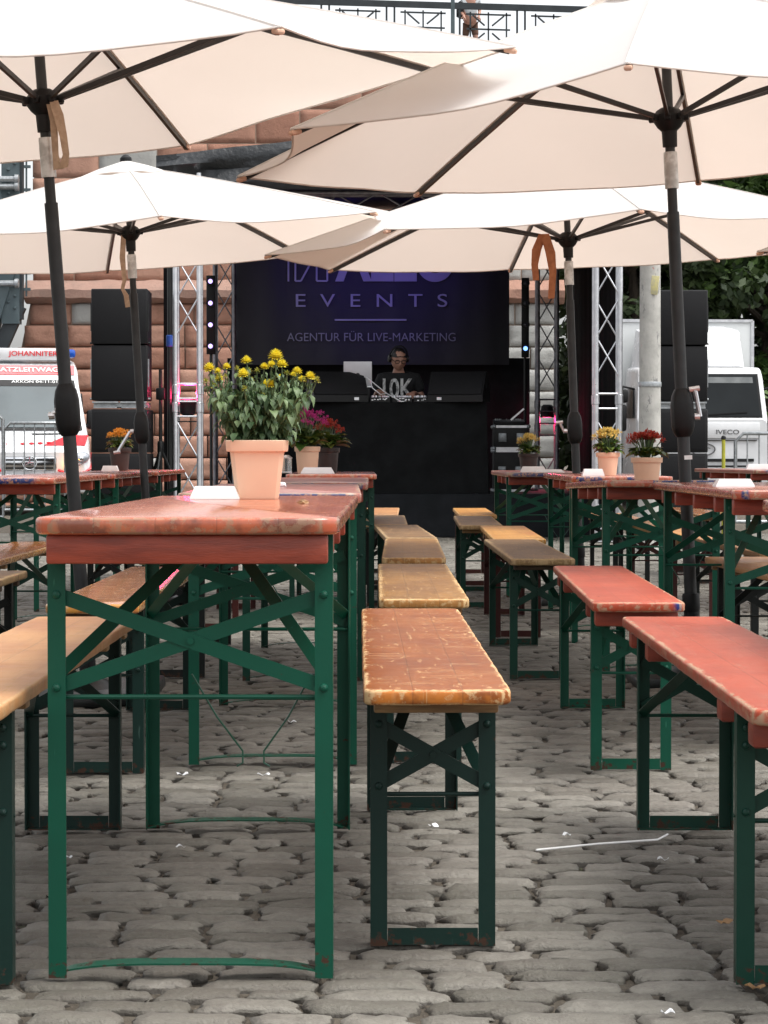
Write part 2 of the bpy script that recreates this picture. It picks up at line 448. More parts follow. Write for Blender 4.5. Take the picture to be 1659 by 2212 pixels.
def angle_leg(x, y, sx, sy, h, w_=.03, t_=.0035):
    mb = MB()
    mb.box((x - sx * w_ / 2, y, h / 2), (w_, t_, h)); mb.box((x - sx * t_ / 2, y - sy * (w_ / 2 + t_ / 2 + .0002), h / 2 + .001), (t_, w_, h - .002))
    return mb
def trestle(name, W, H, thick, lw, ins, zx0, zx1, zr, batw, bath, batys, btk, zb, bar_kind):
    """folding trestle furniture, origin on the floor under its middle, long axis y"""
    L = 2.2; root = bpy.data.objects.new(name, None); C.objects.link(root); root.empty_display_size = .1
    seat = rounded_board(W, L, H - thick, H, .028 if W < .3 else .045, .006, .0022).build('tabletop' if W > .3 else 'seat', None or (T_RED if W > .3 else B_ORANGE), root)
    hb = H - thick
    for y in batys:
        m = MB(); m.box((0, y, hb - bath / 2 - .0005), (batw, btk, bath), bev=.004)
        m.build('batten', BAT_RED if W > .3 else BAT_WOOD, root)
    X = lw / 2; mid_c = GREEN
    for sy in (-1, 1):
        y = sy * ins
        for sx in (-1, 1):
            angle_leg(sx * X, y, sx, sy, hb - .002).build('leg', LEG['green'], root, smooth=False)
        yi = y - sy * .0065
        m = MB()
        m.bar((-X + .012, yi, zx0), (X - .012, yi, zx1), .0026, .025, up=(0, 0, 1)); m.bar((-X + .012, yi - sy * .003, zx1), (X - .012, yi - sy * .003, zx0), .0026, .025, up=(0, 0, 1))
        m.lathe([(.006, -.004), (.006, .004)], (0, yi + sy * .003, (zx0 + zx1) / 2), 10, Matrix.Rotation(PI / 2, 4, 'X'))
        for sx in (-1, 1):
            for zz in (zx0, zx1, hb - .03): m.lathe([(.0075, -.0035), (.006, .002), (.002, .004)][::1], (sx * (X - .015), y + sy * .004, zz), 10, Matrix.Rotation(-sy * PI / 2, 4, 'X'))
        m.build('cross_brace', LEG['green'], root, smooth=False)
        m = MB(); m.tube([(-X, yi - sy * .012, zr), (X, yi - sy * .012, zr)], .0042, 8); m.build('stretcher_rod', LEG['green'], root)
        m = MB()
        if bar_kind == 'plate': m.box((0, y - sy * .0002, .017), (lw - .062, .003, .030)); m.box((0, y - sy * .016, .0035), (lw - .01, .026, .003))
        else:
            n = 14; rings = []
            for i in range(n + 1):
                u = i / n * 2 - 1; z = .004 + .019 * max(0, 1 - u ** 4); d_ = .024 - .010 * u ** 4
                c = (u * (X - .004), y - sy * .016, z)
                rings.append([(c[0], c[1] - d_, c[2]), (c[0], c[1] + d_, c[2]), (c[0], c[1] + d_, c[2] + .003), (c[0], c[1] - d_, c[2] + .003)])
            m.loft(rings)
        m.build('foot_bar', LEG['green'], root, smooth=False)
        m = MB(); yc = sy * (ins - (.62 if W > .3 else .45))
        for sx in (-1, 1):
            m.bar((sx * (X - .008), y - sy * .02, zb), (sx * .02, yc, hb - .02), .022, .003, up=(0, 1, 0))
        m.box((0, yc, hb - .012), (.10, .03, .02))
        m.build('diagonal_brace', LEG['green'], root, smooth=False)
        if W > .3:
            m = MB(); zz = .37
            for sx in ((-1, 1) if sy < 0 else ()):
                m.tube([(.10 + sx * .10, y - sy * .03, zx1 + .02), (.10 + sx * .06, y - sy * .06, zz + .06), (.10 + sx * .018, y - sy * .08, zz), (.10 + sx * .018, y - sy * .08, zz - .02), (.10 + sx * .028, y - sy * .08, zz - .026)], .0016, 6)
            if sy < 0: m.build('locking_wire', GREEN, root)
    return root
bench0 = trestle('beer_bench', .25, .48, .026, .222, .84, .395, .285, .268, .212, .020, (-1.0, -.62, .62, 1.0), .045, .27, 'plate')
table0 = trestle('beer_table', .50, .77, .028, .474, .82, .64, .485, .468, .46, .048, (-.93, -.52, .0, .52, .93), .045, .50, 'arch')
used = {'b': 0, 't': 0}
def place(kind, x, y0, yaw, top, leg, label, batten=None, pitch=0, arch=False, dz=0):
    k = 'b' if kind == 'bench' else 't'
    src = bench0 if k == 'b' else table0
    o = src if False else copy_tree(src)
    yaw = R(yaw)
    o.location = (x + math.sin(-yaw) * -1.1 * 0, y0 + 1.1, dz); o.rotation_euler = (pitch, 0, yaw)
    tag(o, label, 'bench' if k == 'b' else 'table', 'folding beer benches on the cobbles' if k == 'b' else 'folding beer tables on the cobbles')
    for c in o.children:
        nm = c.name.split('.')[0]
        if nm in ('seat', 'tabletop'): setmat(c, top)
        elif nm == 'batten':
            setmat(c, batten or (BAT_RED if k == 't' else BAT_WOOD))
            if k == 'b' and (batten is BAT_RED or leg == 'maroon'): c.scale = (1.05, 1.3, 2.1); c.location = (0, 0, -1.1 * .4538); c.location.y = -.3 * (c.data.vertices[0].co.y if c.data.vertices else 0)
        elif nm == 'locking_wire': pass
        else: setmat(c, LEG[leg])
    return o
# near column tables
front = place('table', -.319, 3.79, -.2, T_FRONT, 'green', 'salmon red beer table in front, under the big yellow chrysanthemum pot')
for c in front.children:   # the top sits shifted back on its trestles
    if c.name.startswith('tabletop'): c.location.y = .19
    if c.name.startswith('batten'): c.location.y = .065
place('table', -.325, 6.62, .8, T_DULL, 'green', 'faded red beer table just behind the one with the yellow chrysanthemum')
place('table', -.315, 9.2, .3, T_DULL, 'mid', 'beer table hidden third in the row behind the yellow chrysanthemum')
place('table', -.300, 13.4, .6, T_RED, 'mid', 'beer table carrying the magenta flowers, nearest the black stage front')
# benches right of that column
place('bench', .078, 4.08, .6, B_ORANGE, 'dark', 'orange brown scratched bench at centre front with worn orange front edge')
place('bench', .106, 6.68, .2, B_BROWN, 'dark', 'brown bench with pale chipped end, straight behind the scratched orange bench')
place('bench', .122, 9.4, -.4, B_BROWN, 'mid', 'brown bench with rounded orange end, second behind the scratched orange bench')
place('bench', .10, 11.7, 1.7, B_DARK, 'mid', 'dull brown bench turned slightly askew, third behind the scratched orange bench', BAT_DARK)
place('bench', .012, 13.95, 0, B_DARK, 'black', 'reddish brown bench partly behind the table with the magenta flowers', BAT_DARK)
place('bench', -.02, 16.3, -.6, B_TAN, 'black', 'pale tan bench at the far end of the row, closest to the stage')
# benches along the right side of the aisle
place('bench', .695, 3.76, -.3, B_RED, 'mid', 'big red bench at the right edge of the picture, its chipped end nearest the viewer', BAT_RED)
place('bench', .702, 6.52, -1.2, B_RED, 'green', 'salmon red bench with blue end edge, behind the biggest red bench', BAT_RED)
place('bench', .598, 9.3, .3, B_DARK, 'mid', 'weathered grey brown bench beside the far end of the salmon red bench', BAT_DARK)
place('bench', .650, 11.5, -.6, B_YELLOW, 'maroon', 'yellow varnished bench with maroon legs right of the aisle')
place('bench', .562, 13.8, -.8, B_DARK, 'mid', 'worn beige bench behind the yellow one with maroon legs', BAT_WOOD)
place('bench', .632, 16.2, -.4, B_YELLOW, 'maroon', 'golden yellow bench farthest up the aisle before the black stage skirt')
# tables on the right
place('table', 1.115, 3.45, 0, T_RED, 'green', 'red beer table mostly outside the right edge, only its pink corner in view')
place('table', 1.272, 7.16, 0, T_RED, 'green', 'red beer table at right holding the white napkin box, blue painted end')
place('table', 1.120, 9.62, 0, T_RED, 'green', 'red beer table carrying the larger red flower pot', pitch=-.016, dz=-.012)
place('table', 1.168, 12.0, 0, T_RED, 'green', 'red beer table carrying the smaller peach pot with yellow flowers')
place('table', .99, 14.8, 0, T_DULL, 'green', 'red beer table with a dark pot of yellow flowers, right of the stage front')
place('table', 2.82, 17.6, 4, T_DULL, 'mid', 'distant beer table at right edge in front of the white truck')
# benches behind the right hand tables
place('bench', 1.385, 7.3, 1.2, B_TAN, 'black', 'tan bench pushed in under the table with the napkin box')
place('bench', 1.62, 9.9, 1, B_TAN, 'black', 'light wood bench beyond the tan one, seen through the table braces')
place('bench', 1.55, 12.2, 1.5, B_YELLOW, 'maroon', 'yellowish bench with maroon legs behind the tables with peach pots')
place('bench', 1.50, 14.6, 0, B_TAN, 'black', 'pale bench far behind the right hand tables, left of the truck')
place('bench', 2.22, 16.4, 0, B_AMBER, 'black', 'amber bench beside the distant table near the white truck')
# benches on the left
place('bench', -.722, 3.76, 0, B_TAN, 'dark', 'large tan bench at the left edge nearest the viewer')
place('bench', -.770, 6.45, 0, B_AMBER, 'dark', 'glossy amber bench behind the front table, its end towards the viewer', BAT_DARK)
place('bench', -.815, 9.35, 0, B_DARK, 'black', 'dull brown bench behind the glossy amber one, left of the table row', BAT_DARK)
place('bench', -.84, 12.0, 0, B_BROWN, 'maroon', 'brown bench with maroon legs farther back left of the table row')
place('bench', -1.335, 6.15, 0, B_DARK, 'black', 'grey brown bench cut by the left edge, rounded far corner in view', BAT_DARK)
place('bench', -1.565, 9.0, 0, B_AMBER, 'mid', 'orange bench at left edge directly below the blue ended table')
place('bench', -1.30, 11.4, 0, B_BROWN, 'black', 'brown bench under the left tables behind the leaning parasol pole')
# tables on the left
place('table', -1.742, 11.1, 0, T_RED, 'green', 'red beer table at left edge with a blue painted end, before the ambulance')
place('table', -1.725, 13.45, 0, T_RED, 'green', 'red beer table in the middle of the left hand row')
place('table', -1.712, 15.9, 0, T_RED, 'mid', 'red beer table carrying the dark pot with orange flowers')
for root in (bench0, table0):
    for c in list(root.children): bpy.data.objects.remove(c)
    bpy.data.objects.remove(root)

# ------------------------------------------------------------------ parasols
def mat_canopy():
    N = NT('canopy_cloth'); v = N.coord((1, 1, 1))
    f = N.noise(v, 3, 5, .6); wv = N.noise(v, 420, 2)
    c = N.mix(f, (.82, .815, .80), (.77, .76, .74))
    nb = N.bump(N.math('ADD', N.math('MULTIPLY', wv, .3), N.noise(v, 9, 4)), .18, .006)
    d = N.n('BsdfDiffuse', {'Color': c, 'Roughness': .6, 'Normal': nb})
    tr = N.n('BsdfTranslucent', {'Color': N.mix(.2, (.84, .68, .565), c), 'Normal': nb})
    mx = N.n('MixShader', {0: .37}); N.t.links.new(d.outputs[0], mx.inputs[1]); N.t.links.new(tr.outputs[0], mx.inputs[2])
    N.t.links.new(mx.outputs[0], N.out.inputs['Surface'])
    return N.m
CANOPY = mat_canopy()
STRAP = gen('beige_webbing', (.50, .36, .25), (.40, .28, .19), 40, .85, 0, .3)
STRAP_O = gen('orange_webbing', (.42, .16, .07), (.34, .12, .05), 40, .85, 0, .3)
TAPE = gen('silver_joint_sleeve', (.72, .72, .70), (.45, .44, .42), 25, .35, .4, .2)
POCKET = gen('rib_pocket_cloth', (.72, .45, .32), (.62, .38, .27), 30, .8, 0, .2)
def ribbon(pts, w_, mat, parent, name='tie_strap', th=.002):
    m = MB(); rings = []
    for i, p in enumerate(pts):
        p = Vector(p); ww = w_ * (1 + .25 * math.sin(i * 1.7)); tw = .5 * math.sin(i * .9)
        dx, dy = math.cos(tw) * ww / 2, math.sin(tw) * ww / 2
        rings.append([p + Vector((-dx, -dy, 0)), p + Vector((dx, dy, 0)), p + Vector((dx, dy + th, 0)), p + Vector((-dx, -dy + th, 0))])
    m.loft(rings); return m.build(name, mat, parent)
def parasol(label, x, y, lean, a0, Rr, za, zr, handle, strap=None, seed=0, leany=0, zh=2.18, crank_side=1, lifts={}):
    rr = random.Random(seed)
    t = thing('parasol', label, 'parasol', (x, y, 0), 0, 'cream parasols over the beer tables')
    t.rotation_euler = (leany, lean, 0)
    # canopy
    NR, NA = 12, 10; vs = []; fs = []; idx = {}
    lift = [rr.uniform(-.02, .02) for _ in range(8)]; sag = [rr.uniform(.03, .05) for _ in range(8)]; sc2 = [rr.uniform(.05, .075) for _ in range(8)]
    for k_, v_ in lifts.items(): lift[k_] += v_
    def P(k, i, r):
        tt = i / NA; a, b = a0 + k * PI / 4, a0 + (k + 1) * PI / 4
        q = 4 * tt * (1 - tt)
        pa = Vector((math.cos(a), math.sin(a), 0)) * Rr; pb = Vector((math.cos(b), math.sin(b), 0)) * Rr
        h0 = za - (za - zr - lift[k]) * r ** 1.12; h1 = za - (za - zr - lift[(k + 1) % 8]) * r ** 1.12
        p = pa.lerp(pb, tt) * r * (1 - sc2[k] * q * r * r)
        p.z = h0 + (h1 - h0) * tt - sag[k] * q * r * (1.2 - .5 * r) + .004 * q * math.sin(9 * tt + 14 * r + k)
        return p
    mb = MB(); bm = mb.bm
    apex = bm.verts.new((0, 0, za)); rib = {}
    for k in range(8):
        for j in range(1, NR + 1): rib[k, j] = bm.verts.new(P(k, 0, j / NR))
    for k in range(8):
        g = {}
        for j in range(1, NR + 1):
            for i in range(NA + 1):
                g[i, j] = rib[k, j] if i == 0 else rib[(k + 1) % 8, j] if i == NA else bm.verts.new(P(k, i, j / NR))
        for i in range(NA):
            bm.faces.new((apex, g[i, 1], g[i + 1, 1]))
            for j in range(1, NR): bm.faces.new((g[i, j], g[i, j + 1], g[i + 1, j + 1], g[i + 1, j]))
    can = mb.build('canopy', CANOPY, t, ang=14)
    # hem: folded double cloth along the rim
    m = MB()
    for k in range(8):
        m.tube([P(k, i, .997) for i in range(NA + 1)], .004, 5)
    m.build('hem', CANOPY, can)
    for k in range(8):
        m = MB(); rings = []
        for r in [.12 + .875 * q / 10 for q in range(11)]:
            p = P(k, 0, r); sd = Vector((-math.sin(a0 + k * PI / 4), math.cos(a0 + k * PI / 4), 0)) * .011
            dl = Vector((0, 0, .0012 * r * 4)); up_ = Vector((0, 0, .0035))
            rings.append([p - sd - up_, p + sd - up_, p + sd * .8 + up_, p - sd * .8 + up_])
        m.loft(rings); m.build('seam_tape', CANOPY, can)
    m = MB(); n = 8  # vent cap on top
    ring0 = [(.03 * math.cos(a0 + q * PI / 16), .03 * math.sin(a0 + q * PI / 16), za + .028) for q in range(32)]
    ring1 = []
    for q in range(32):
        f = .30 * (1 - .05 * abs(math.sin(4 * q * PI / 16 + 0)) ** 2); a = a0 + q * PI / 16
        ring1.append((f * math.cos(a), f * math.sin(a), za - .066 + .003 * math.sin(q * 2.1)))
    ringm = [((p[0] + q[0]) / 2, (p[1] + q[1]) / 2, (p[2] + q[2]) / 2 + .006) for p, q in zip(ring0, ring1)]
    m.loft([ring0, ringm, ring1], cap=False); m.build('vent_cap', CANOPY, can)
    m = MB(); m.lathe([(.030, za + .02), (.036, za + .035), (.034, za + .05), (.014, za + .068), (.005, za + .07)], seg=14); m.build('finial', BLACKP, t)
    for k in range(8):
        a = a0 + k * PI / 4; e = P(k, 0, 1.0); dirv = Vector((math.cos(a), math.sin(a), 0))
        pts = [P(k, 0, r) - Vector((0, 0, .019)) for r in (.02, .25, .5, .75, .985)]
        m = MB()
        for p, q in zip(pts, pts[1:]): m.bar(p, q, .014, .02)
        rb = m.build('rib', RIBM, t, smooth=False)
        mid = P(k, 0, .52) - Vector((0, 0, .03))
        m = MB(); m.bar(dirv * .045 + Vector((0, 0, zh)), mid, .013, .018); m.build('strut', RIBM, rb, smooth=False)
        m = MB(); m.box(e - Vector((0, 0, .010)) - dirv * .022, (.045, .028, .018), Matrix.Rotation(a, 4, 'Z') @ Matrix.Rotation(.2, 4, 'Y'), .008); m.build('rib_pocket', POCKET, can)
    # runner hub, pole, joint, crank
    m = MB(); m.lathe([(.028, zh - .11), (.03, zh - .05), (.046, zh - .035), (.06, zh - .012), (.06, zh + .012), (.046, zh + .03), (.03, zh + .04)], seg=18)
    for k in range(8):
        a = a0 + k * PI / 4; m.box((.062 * math.cos(a), .062 * math.sin(a), zh), (.03, .022, .026), Matrix.Rotation(a, 4, 'Z'), .004)
    m.build('runner_hub', BLACKP, t)
    m = MB(); m.lathe([(.019, zh - .4), (.019, za + .06)], seg=16); m.lathe([(.024, .1), (.024, zh - .36)], seg=18); m.build('pole', POLE, t)
    m = MB(); m.lathe([(.0262, zh - .27), (.0268, zh - .26), (.0268, zh - .14), (.0262, zh - .13)], seg=18); m.build('joint_sleeve', TAPE, t)
    m = MB(); m.lathe([(.027, .945), (.038, .962), (.044, .985), (.044, 1.07), (.038, 1.105), (.026, 1.13)], seg=18, sq=3.2, a0=.1); ck = m.build('crank_housing', BLACKP, t)
    s = crank_side
    m = MB(); m.tube([(s * .046, -.01, 1.02), (s * .066, -.012, 1.02)], .014, 10)
    top = handle
    m.tube([(s * .066, -.012, 1.02), (s * .058 + top[0], -.02, 1.02 + top[1])], .009, 8)
    m.tube([(s * .058 + top[0] - .022, -.02, 1.02 + top[1]), (s * .058 + top[0] + .018, -.02, 1.02 + top[1] + .004)], .010, 8)
    m.build('crank_handle', SILVER, ck)
    m = MB(); m.lathe([(.031, .27), (.034, .28), (.034, .33), (.031, .34)], seg=16)
    m.lathe([(.03, .03), (.03, .29)], seg=16); m.build('base_tube', BLACKP, t)
    m = MB(); m.box((0, 0, .02), (.5, .5, .045), bev=.012); m.lathe([(.12, .04), (.06, .07), (.034, .1)], seg=18); m.build('base_plate', BLACKM, t)
    if strap == 'loop':
        ribbon([(.045, -.06, zh - .01), (.058, -.065, zh - .06), (.070, -.065, zh - .14), (.074, -.065, zh - .20), (.062, -.065, zh - .245), (.040, -.06, zh - .25), (.036, -.055, zh - .2), (.038, -.05, zh - .08), (.035, -.05, zh - .02)], .03, STRAP, t)
    if strap == 'rope':
        ribbon([(-.035, -.03, zh), (-.05, -.04, zh - .15), (-.045, -.04, zh - .28), (-.06, -.04, zh - .33), (-.04, -.04, zh - .37), (-.035, -.04, zh - .44)], .028, STRAP, t)
    if strap == 'two':
        ribbon([(-.15, -.07, zh + .03), (-.19, -.07, zh - .06), (-.205, -.07, zh - .15), (-.20, -.07, zh - .24)], .05, STRAP_O, t)
        ribbon([(-.14, -.07, zh + .03), (-.11, -.07, zh - .08), (-.10, -.07, zh - .2), (-.115, -.07, zh - .35)], .052, STRAP_O, t)
    if strap == 'label':
        m = MB(); m.box((.012, -.0265, .865), (.03, .003, .016)); m.build('sticker', WHITEP, t)
    return t
A = lambda d: R(d)
parasol('large cream parasol at upper left, its pole leaning beside the front table', -1.05, 8.75, -R(4.15), A(-13), 1.70, 2.60, 2.10, (.04, .02), 'loop', 1, zh=2.13, crank_side=-1, leany=R(1.5), lifts={0: .06, 1: .14})
parasol('large cream parasol at upper right with a silver crank handle on its pole', 1.200, 9.46, -R(2.8), A(-11), 1.72, 2.68, 2.12, (-.008, .105), 'label', 2, zh=2.17, lifts={3: -.02, 4: -.07, 5: -.06})
parasol('smaller looking cream parasol at left, pole in front of the black speaker stack', -1.375, 14.5, -R(3.2), A(11), 1.76, 2.58, 2.12, (-.09, -.12), 'rope', 3, zh=2.19, crank_side=-1, lifts={0: .10})
parasol('cream parasol with two orange straps hanging by its hub, before the stage right', 1.166, 14.5, -R(2.2), A(8), 1.80, 2.62, 2.12, (-.03, .05), 'two', 4, zh=2.15, crank_side=-1)
parasol('cream parasol whose tip pokes in at the right edge', 3.80, 14.2, 0, A(0), 1.65, 2.58, 2.04, (0, .13), None, 5)
# ------------------------------------------------------------------ potted flowers, table things
def leafmat(name, c1, c2, tr=.25, rough=.5):
    N = NT(name); tint = N.n('Attribute', attribute_name='tint').outputs['Fac']
    v = N.n('TexCoord').outputs['Object']
    c = N.mix(tint, c1, c2); c = N.mix(N.math('MULTIPLY', N.noise(v, 90, 3), .4), c, tuple(k * .5 for k in c1))
    b = N.n('BsdfPrincipled', {'Base Color': c, 'Roughness': rough}); tl = N.n('BsdfTranslucent', {'Color': c})
    mx = N.n('MixShader', {0: tr}); N.t.links.new(b.outputs[0], mx.inputs[1]); N.t.links.new(tl.outputs[0], mx.inputs[2])
    N.t.links.new(mx.outputs[0], N.out.inputs['Surface']); return N.m
CHR_LEAF = leafmat('chrysanthemum_leaf', (.045, .10, .036), (.21, .30, .13))
KAL_LEAF = leafmat('kalanchoe_leaf', (.045, .10, .018), (.20, .24, .05), .2, .35)
STEM = leafmat('stem_green', (.10, .16, .06), (.2, .26, .12), .1)
PET = {'yellow': leafmat('yellow_petal', (.86, .70, .03), (.92, .84, .10)), 'magenta': leafmat('magenta_petal', (.55, .025, .27), (.78, .10, .45)),
       'red': leafmat('red_petal', (.50, .035, .03), (.62, .12, .06)), 'orange': leafmat('orange_petal', (.75, .28, .03), (.85, .45, .06)),
       'pale': leafmat('pale_yellow_petal', (.78, .55, .12), (.85, .72, .30))}
class Leaves:
    def __init__(s): s.v = []; s.f = []; s.t = []
    def leaf(s, p, d, L, W, droop, tint, n=4, up=None, lobe=0):
        """curved leaf blade of 2n quads, starting at p along d"""
        p = Vector(p); d = Vector(d).normalized(); x = d.cross(up or Vector((0, 0, 1)))
        if x.length < 1e-3: x = Vector((1, 0, 0))
        x.normalize(); b = len(s.v)
        for i in range(n + 1):
            f = i / n; wv = W * math.sin(PI * min(1, .12 + f * .88)) ** .8 * (1 + lobe * math.sin(f * 14))
            nrm = x.cross(d).normalized()
            s.v += [tuple(p - x * wv / 2 + nrm * wv * .18), tuple(p), tuple(p + x * wv / 2 + nrm * wv * .18)]; s.t += [tint] * 3
            p = p + d * L / n; d = (d + Vector((0, 0, -droop / n))).normalized()
        for i in range(n):
            q = b + i * 3
            s.f += [(q, q + 1, q + 4, q + 3), (q + 1, q + 2, q + 5, q + 4)]
    def build(s, name, mat, parent): return np_mesh(name, s.v, s.f, mat, parent, s.t, True)
def petals(lv, c, n, r, rings, rr, updir=Vector((0, 0, 1))):
    q = updir.to_track_quat('Z', 'Y')
    for k in range(rings):
        el = .15 + 1.25 * k / max(1, rings - 1) if rings > 1 else .25
        for i in range(n):
            a = 2 * PI * (i + .5 * k) / n + rr.uniform(-.15, .15)
            d = q @ Vector((math.cos(a) * math.cos(el), math.sin(a) * math.cos(el), math.sin(el)))
            lv.leaf(Vector(c) + d * r * .12, d, r * rr.uniform(.8, 1.05), r * .42, -.3 if k else .3, rr.random(), 2)
def pot(parent, H, rt, rb, mat, square=0):
    prof = [(rb * .97, 0), (rb, .004), (rb + (rt * .93 - rb) * .78, H * .80), (rt * .985, H * .81), (rt, H * .83), (rt * 1.02, H * .99), (rt * 1.0, H), (rt * .95, H * .995), (rt * .92, H * .93)]
    m = MB(); m.lathe(prof, seg=40 if square else 26, sq=square, a0=PI / 40 if square else 0)
    o = m.build('pot', mat, parent)
    m = MB(); m.lathe([(rt * .90, H * .90), (rt * .91, H * .93)], seg=40 if square else 24, sq=square, a0=PI / 40 if square else 0); m.build('soil', SOIL, parent)
def chrysanthemum(loc, label):
    rr = random.Random(11); t = thing('potted_chrysanthemum', label, 'potted plant', loc, R(2), 'flower pots on the beer tables')
    H = .136; pot(t, H, .0715, .050, PEACH, 9)
    L = Leaves(); st = MB(); fl = Leaves(); bud = Leaves()
    heads0 = [(-.118, .195, 1, .020), (-.075, .20, .55, .014), (-.027, .215, 1, .018), (-.034, .182, 1, .020), (.018, .20, .6, .014), (.036, .205, .7, .015), (.047, .222, 1, .024), (.062, .205, 1, .019), (.10, .19, .55, .016), (.132, .178, 1, .018), (.148, .168, .4, .014), (.034, .158, .8, .018), (-.03, .148, .35, .013), (-.128, .168, .3, .013), (-.05, .197, .3, .012), (.075, .185, .3, .011), (.012, .14, .35, .012), (-.095, .182, .3, .012), (.115, .172, .3, .012), (.0, .192, .35, .012)]
    heads = [(x * .93, z - .032, a, r) for x, z, a, r in heads0]
    allh = [(x, rr.uniform(-.09, .03), z, a, r) for (x, z, a, r) in heads] + [(rr.uniform(-.11, .12), rr.uniform(.0, .11), rr.uniform(.12, .172), rr.choice([.3, 1, .5]), rr.uniform(.011, .018)) for _ in range(14)]
    for (x, y, z, a, r) in allh:
        b = Vector((x * .28 + rr.uniform(-.02, .02), y * .3, H * .92)); e = Vector((x, y, H + z))
        mid = b.lerp(e, .55) + Vector((x * .12, y * .12, .015))
        pts = [b, b.lerp(mid, .5) + Vector((0, 0, .008)), mid, mid.lerp(e, .5) + Vector((x * .06, y * .05, 0)), e]
        st.tube(pts, [.0026, .0024, .002, .0018, .0016], 5)
        out = (e - mid).normalized()
        petals(fl if a > .45 else bud, e, 14 if a > .45 else 7, r * (.82 if a > .45 else .8), 5 if a > .45 else 3, rr, (out + Vector((0, -.5, .5))).normalized())
        for k in range(4): # sepals
            an = k * PI / 2; L.leaf(e - out * .004, Vector((math.cos(an), math.sin(an), -.1)), r * .8, r * .5, -.5, .8, 2)
        for k in range(40):
            f = rr.uniform(.06, .95); q = pts[0].lerp(pts[2], f / .6) if f < .6 else pts[2].lerp(pts[4], (f - .6) / .4)
            an = rr.uniform(0, 2 * PI); d = Vector((math.cos(an), math.sin(an) - .25, rr.uniform(-.6, .6)))
            sz = rr.uniform(.015, .038) * (1.1 if f < .75 else .55)
            L.leaf(q, d, sz * 1.1, sz * rr.uniform(.26, .46), rr.uniform(2.6, 6), rr.random() ** 1.1, 4, None, .22)
    for k in range(90): # skirt of limp leaves over the pot rim
        an = rr.uniform(0, 2 * PI); rad = rr.uniform(.03, .085); q = Vector((rad * math.cos(an), rad * math.sin(an), H + rr.uniform(.0, .11)))
        L.leaf(q, Vector((math.cos(an), math.sin(an), rr.uniform(-.3, .4))), rr.uniform(.025, .048), rr.uniform(.010, .021), rr.uniform(2.5, 5), rr.random() ** 1.5, 4, None, .22)
    st_o = st.build('stems', STEM, t)
    L.build('foliage', CHR_LEAF, t); fl.build('blossoms', PET['yellow'], t); bud.build('flower_buds', leafmat('bud_green_yellow', (.25, .30, .05), (.55, .50, .10)), t)
    return t
def kalanchoe(loc, label, H, rt, rb, pm, col, hw, hh, seed, big=0, leafw=1.0):
    rr = random.Random(seed); t = thing('potted_kalanchoe', label, 'potted plant', loc, 0, 'flower pots on the beer tables')
    pot(t, H, rt, rb, pm)
    L = Leaves(); fl = Leaves(); st = MB()
    for k in range(58):
        an = rr.uniform(0, 2 * PI); f = rr.random(); q = Vector((math.cos(an) * rt * .5, math.sin(an) * rt * .5, H + hh * .02 + f * hh * .35))
        ln = hw * rr.uniform(.55, .9) * (1 - .35 * f) * leafw
        L.leaf(q, Vector((math.cos(an), math.sin(an), rr.uniform(.1, .9))), ln, ln * rr.uniform(.5, .7), rr.uniform(.6, 1.6), rr.random() ** 1.6, 4)
    for k in range(34):
        an = rr.uniform(0, 2 * PI); rad = hw * rr.uniform(0, .85); c = Vector((rad * math.cos(an), rad * math.sin(an), H + hh * (rr.uniform(.72, .95) - .3 * (rad / hw) ** 2)))
        st.tube([(c.x * .3, c.y * .3, H * .95), tuple(c.lerp(Vector((c.x * .3, c.y * .3, H)), .4) + Vector((0, 0, .01))), tuple(c)], .0022, 5)
        for j in range(11):
            p = c + Vector((rr.uniform(-.02, .02), rr.uniform(-.02, .02), rr.uniform(-.006, .012)))
            petals(fl, p, 5, rr.uniform(.008, .0115), 2, rr, Vector((rr.uniform(-.5, .5), rr.uniform(-.8, .2), 1)).normalized())
    st.build('stems', STEM, t); L.build('foliage', KAL_LEAF, t); fl.build('blossoms', PET[col], t)
    return t
def on(px, py, d, z=.7705):
    v = at(px, py, d); v.z = z; return v
chrysanthemum(on(556, 1060, 5.72), 'tall wilting yellow chrysanthemum in a peach square pot on the front table')
kalanchoe(on(664, 1020, 14.3), 'magenta flowers in a peach pot on the table near the stage', .155, .075, .058, PEACH, 'magenta', .135, .235, 5)
kalanchoe(on(708, 1020, 14.75), 'drooping red flowers in a dark pot, beside the magenta flowers', .15, .072, .055, DPOT, 'red', .095, .17, 6, leafw=1.5)
kalanchoe(on(259, 1020, 16.6), 'orange and yellow flowers in a dark pot on the left hand tables', .155, .078, .056, DPOT, 'orange', .095, .125, 7)
kalanchoe(on(1142, 1010, 15.8), 'pale yellow flowers in a dark pot right of the black stage table', .115, .068, .050, DPOT, 'pale', .085, .125, 8)
kalanchoe(on(1313, 1026, 12.7), 'yellow orange flowers in the smaller of two peach pots at right', .118, .062, .044, PEACH, 'pale', .085, .125, 9)
kalanchoe(on(1397, 1036, 9.95, .757), 'red flowers in the larger of two peach pots at right', .107, .064, .047, PEACH, 'red', .078, .105, 10)
PAPER = gen('white_paper', (.82, .83, .84), (.78, .79, .80), 9, .6, 0, .05)
def holder(px, d, label, L=.165, W=.07, H=.042, rz=0, z=.7705):
    t = thing('napkin_box', label, 'napkin box', on(px, 1000, d, z), R(rz), 'white napkin boxes on the beer tables')
    m = MB(); r = [[(sx * L * f / 2, sy * W * f / 2, zz) for sx, sy in ((-1, -1), (1, -1), (1, 1), (-1, 1))] for f, zz in ((1, 0), (1.0, .004), (.80, H), (.74, H), (.66, H * .35))]
    m.loft(r); m.build('box_shell', WHITEP, t)
    m = MB(); m.box((0, 0, H * .36), (L * .6, W * .55, .004)); m.build('napkins', PAPER, t)
    return t
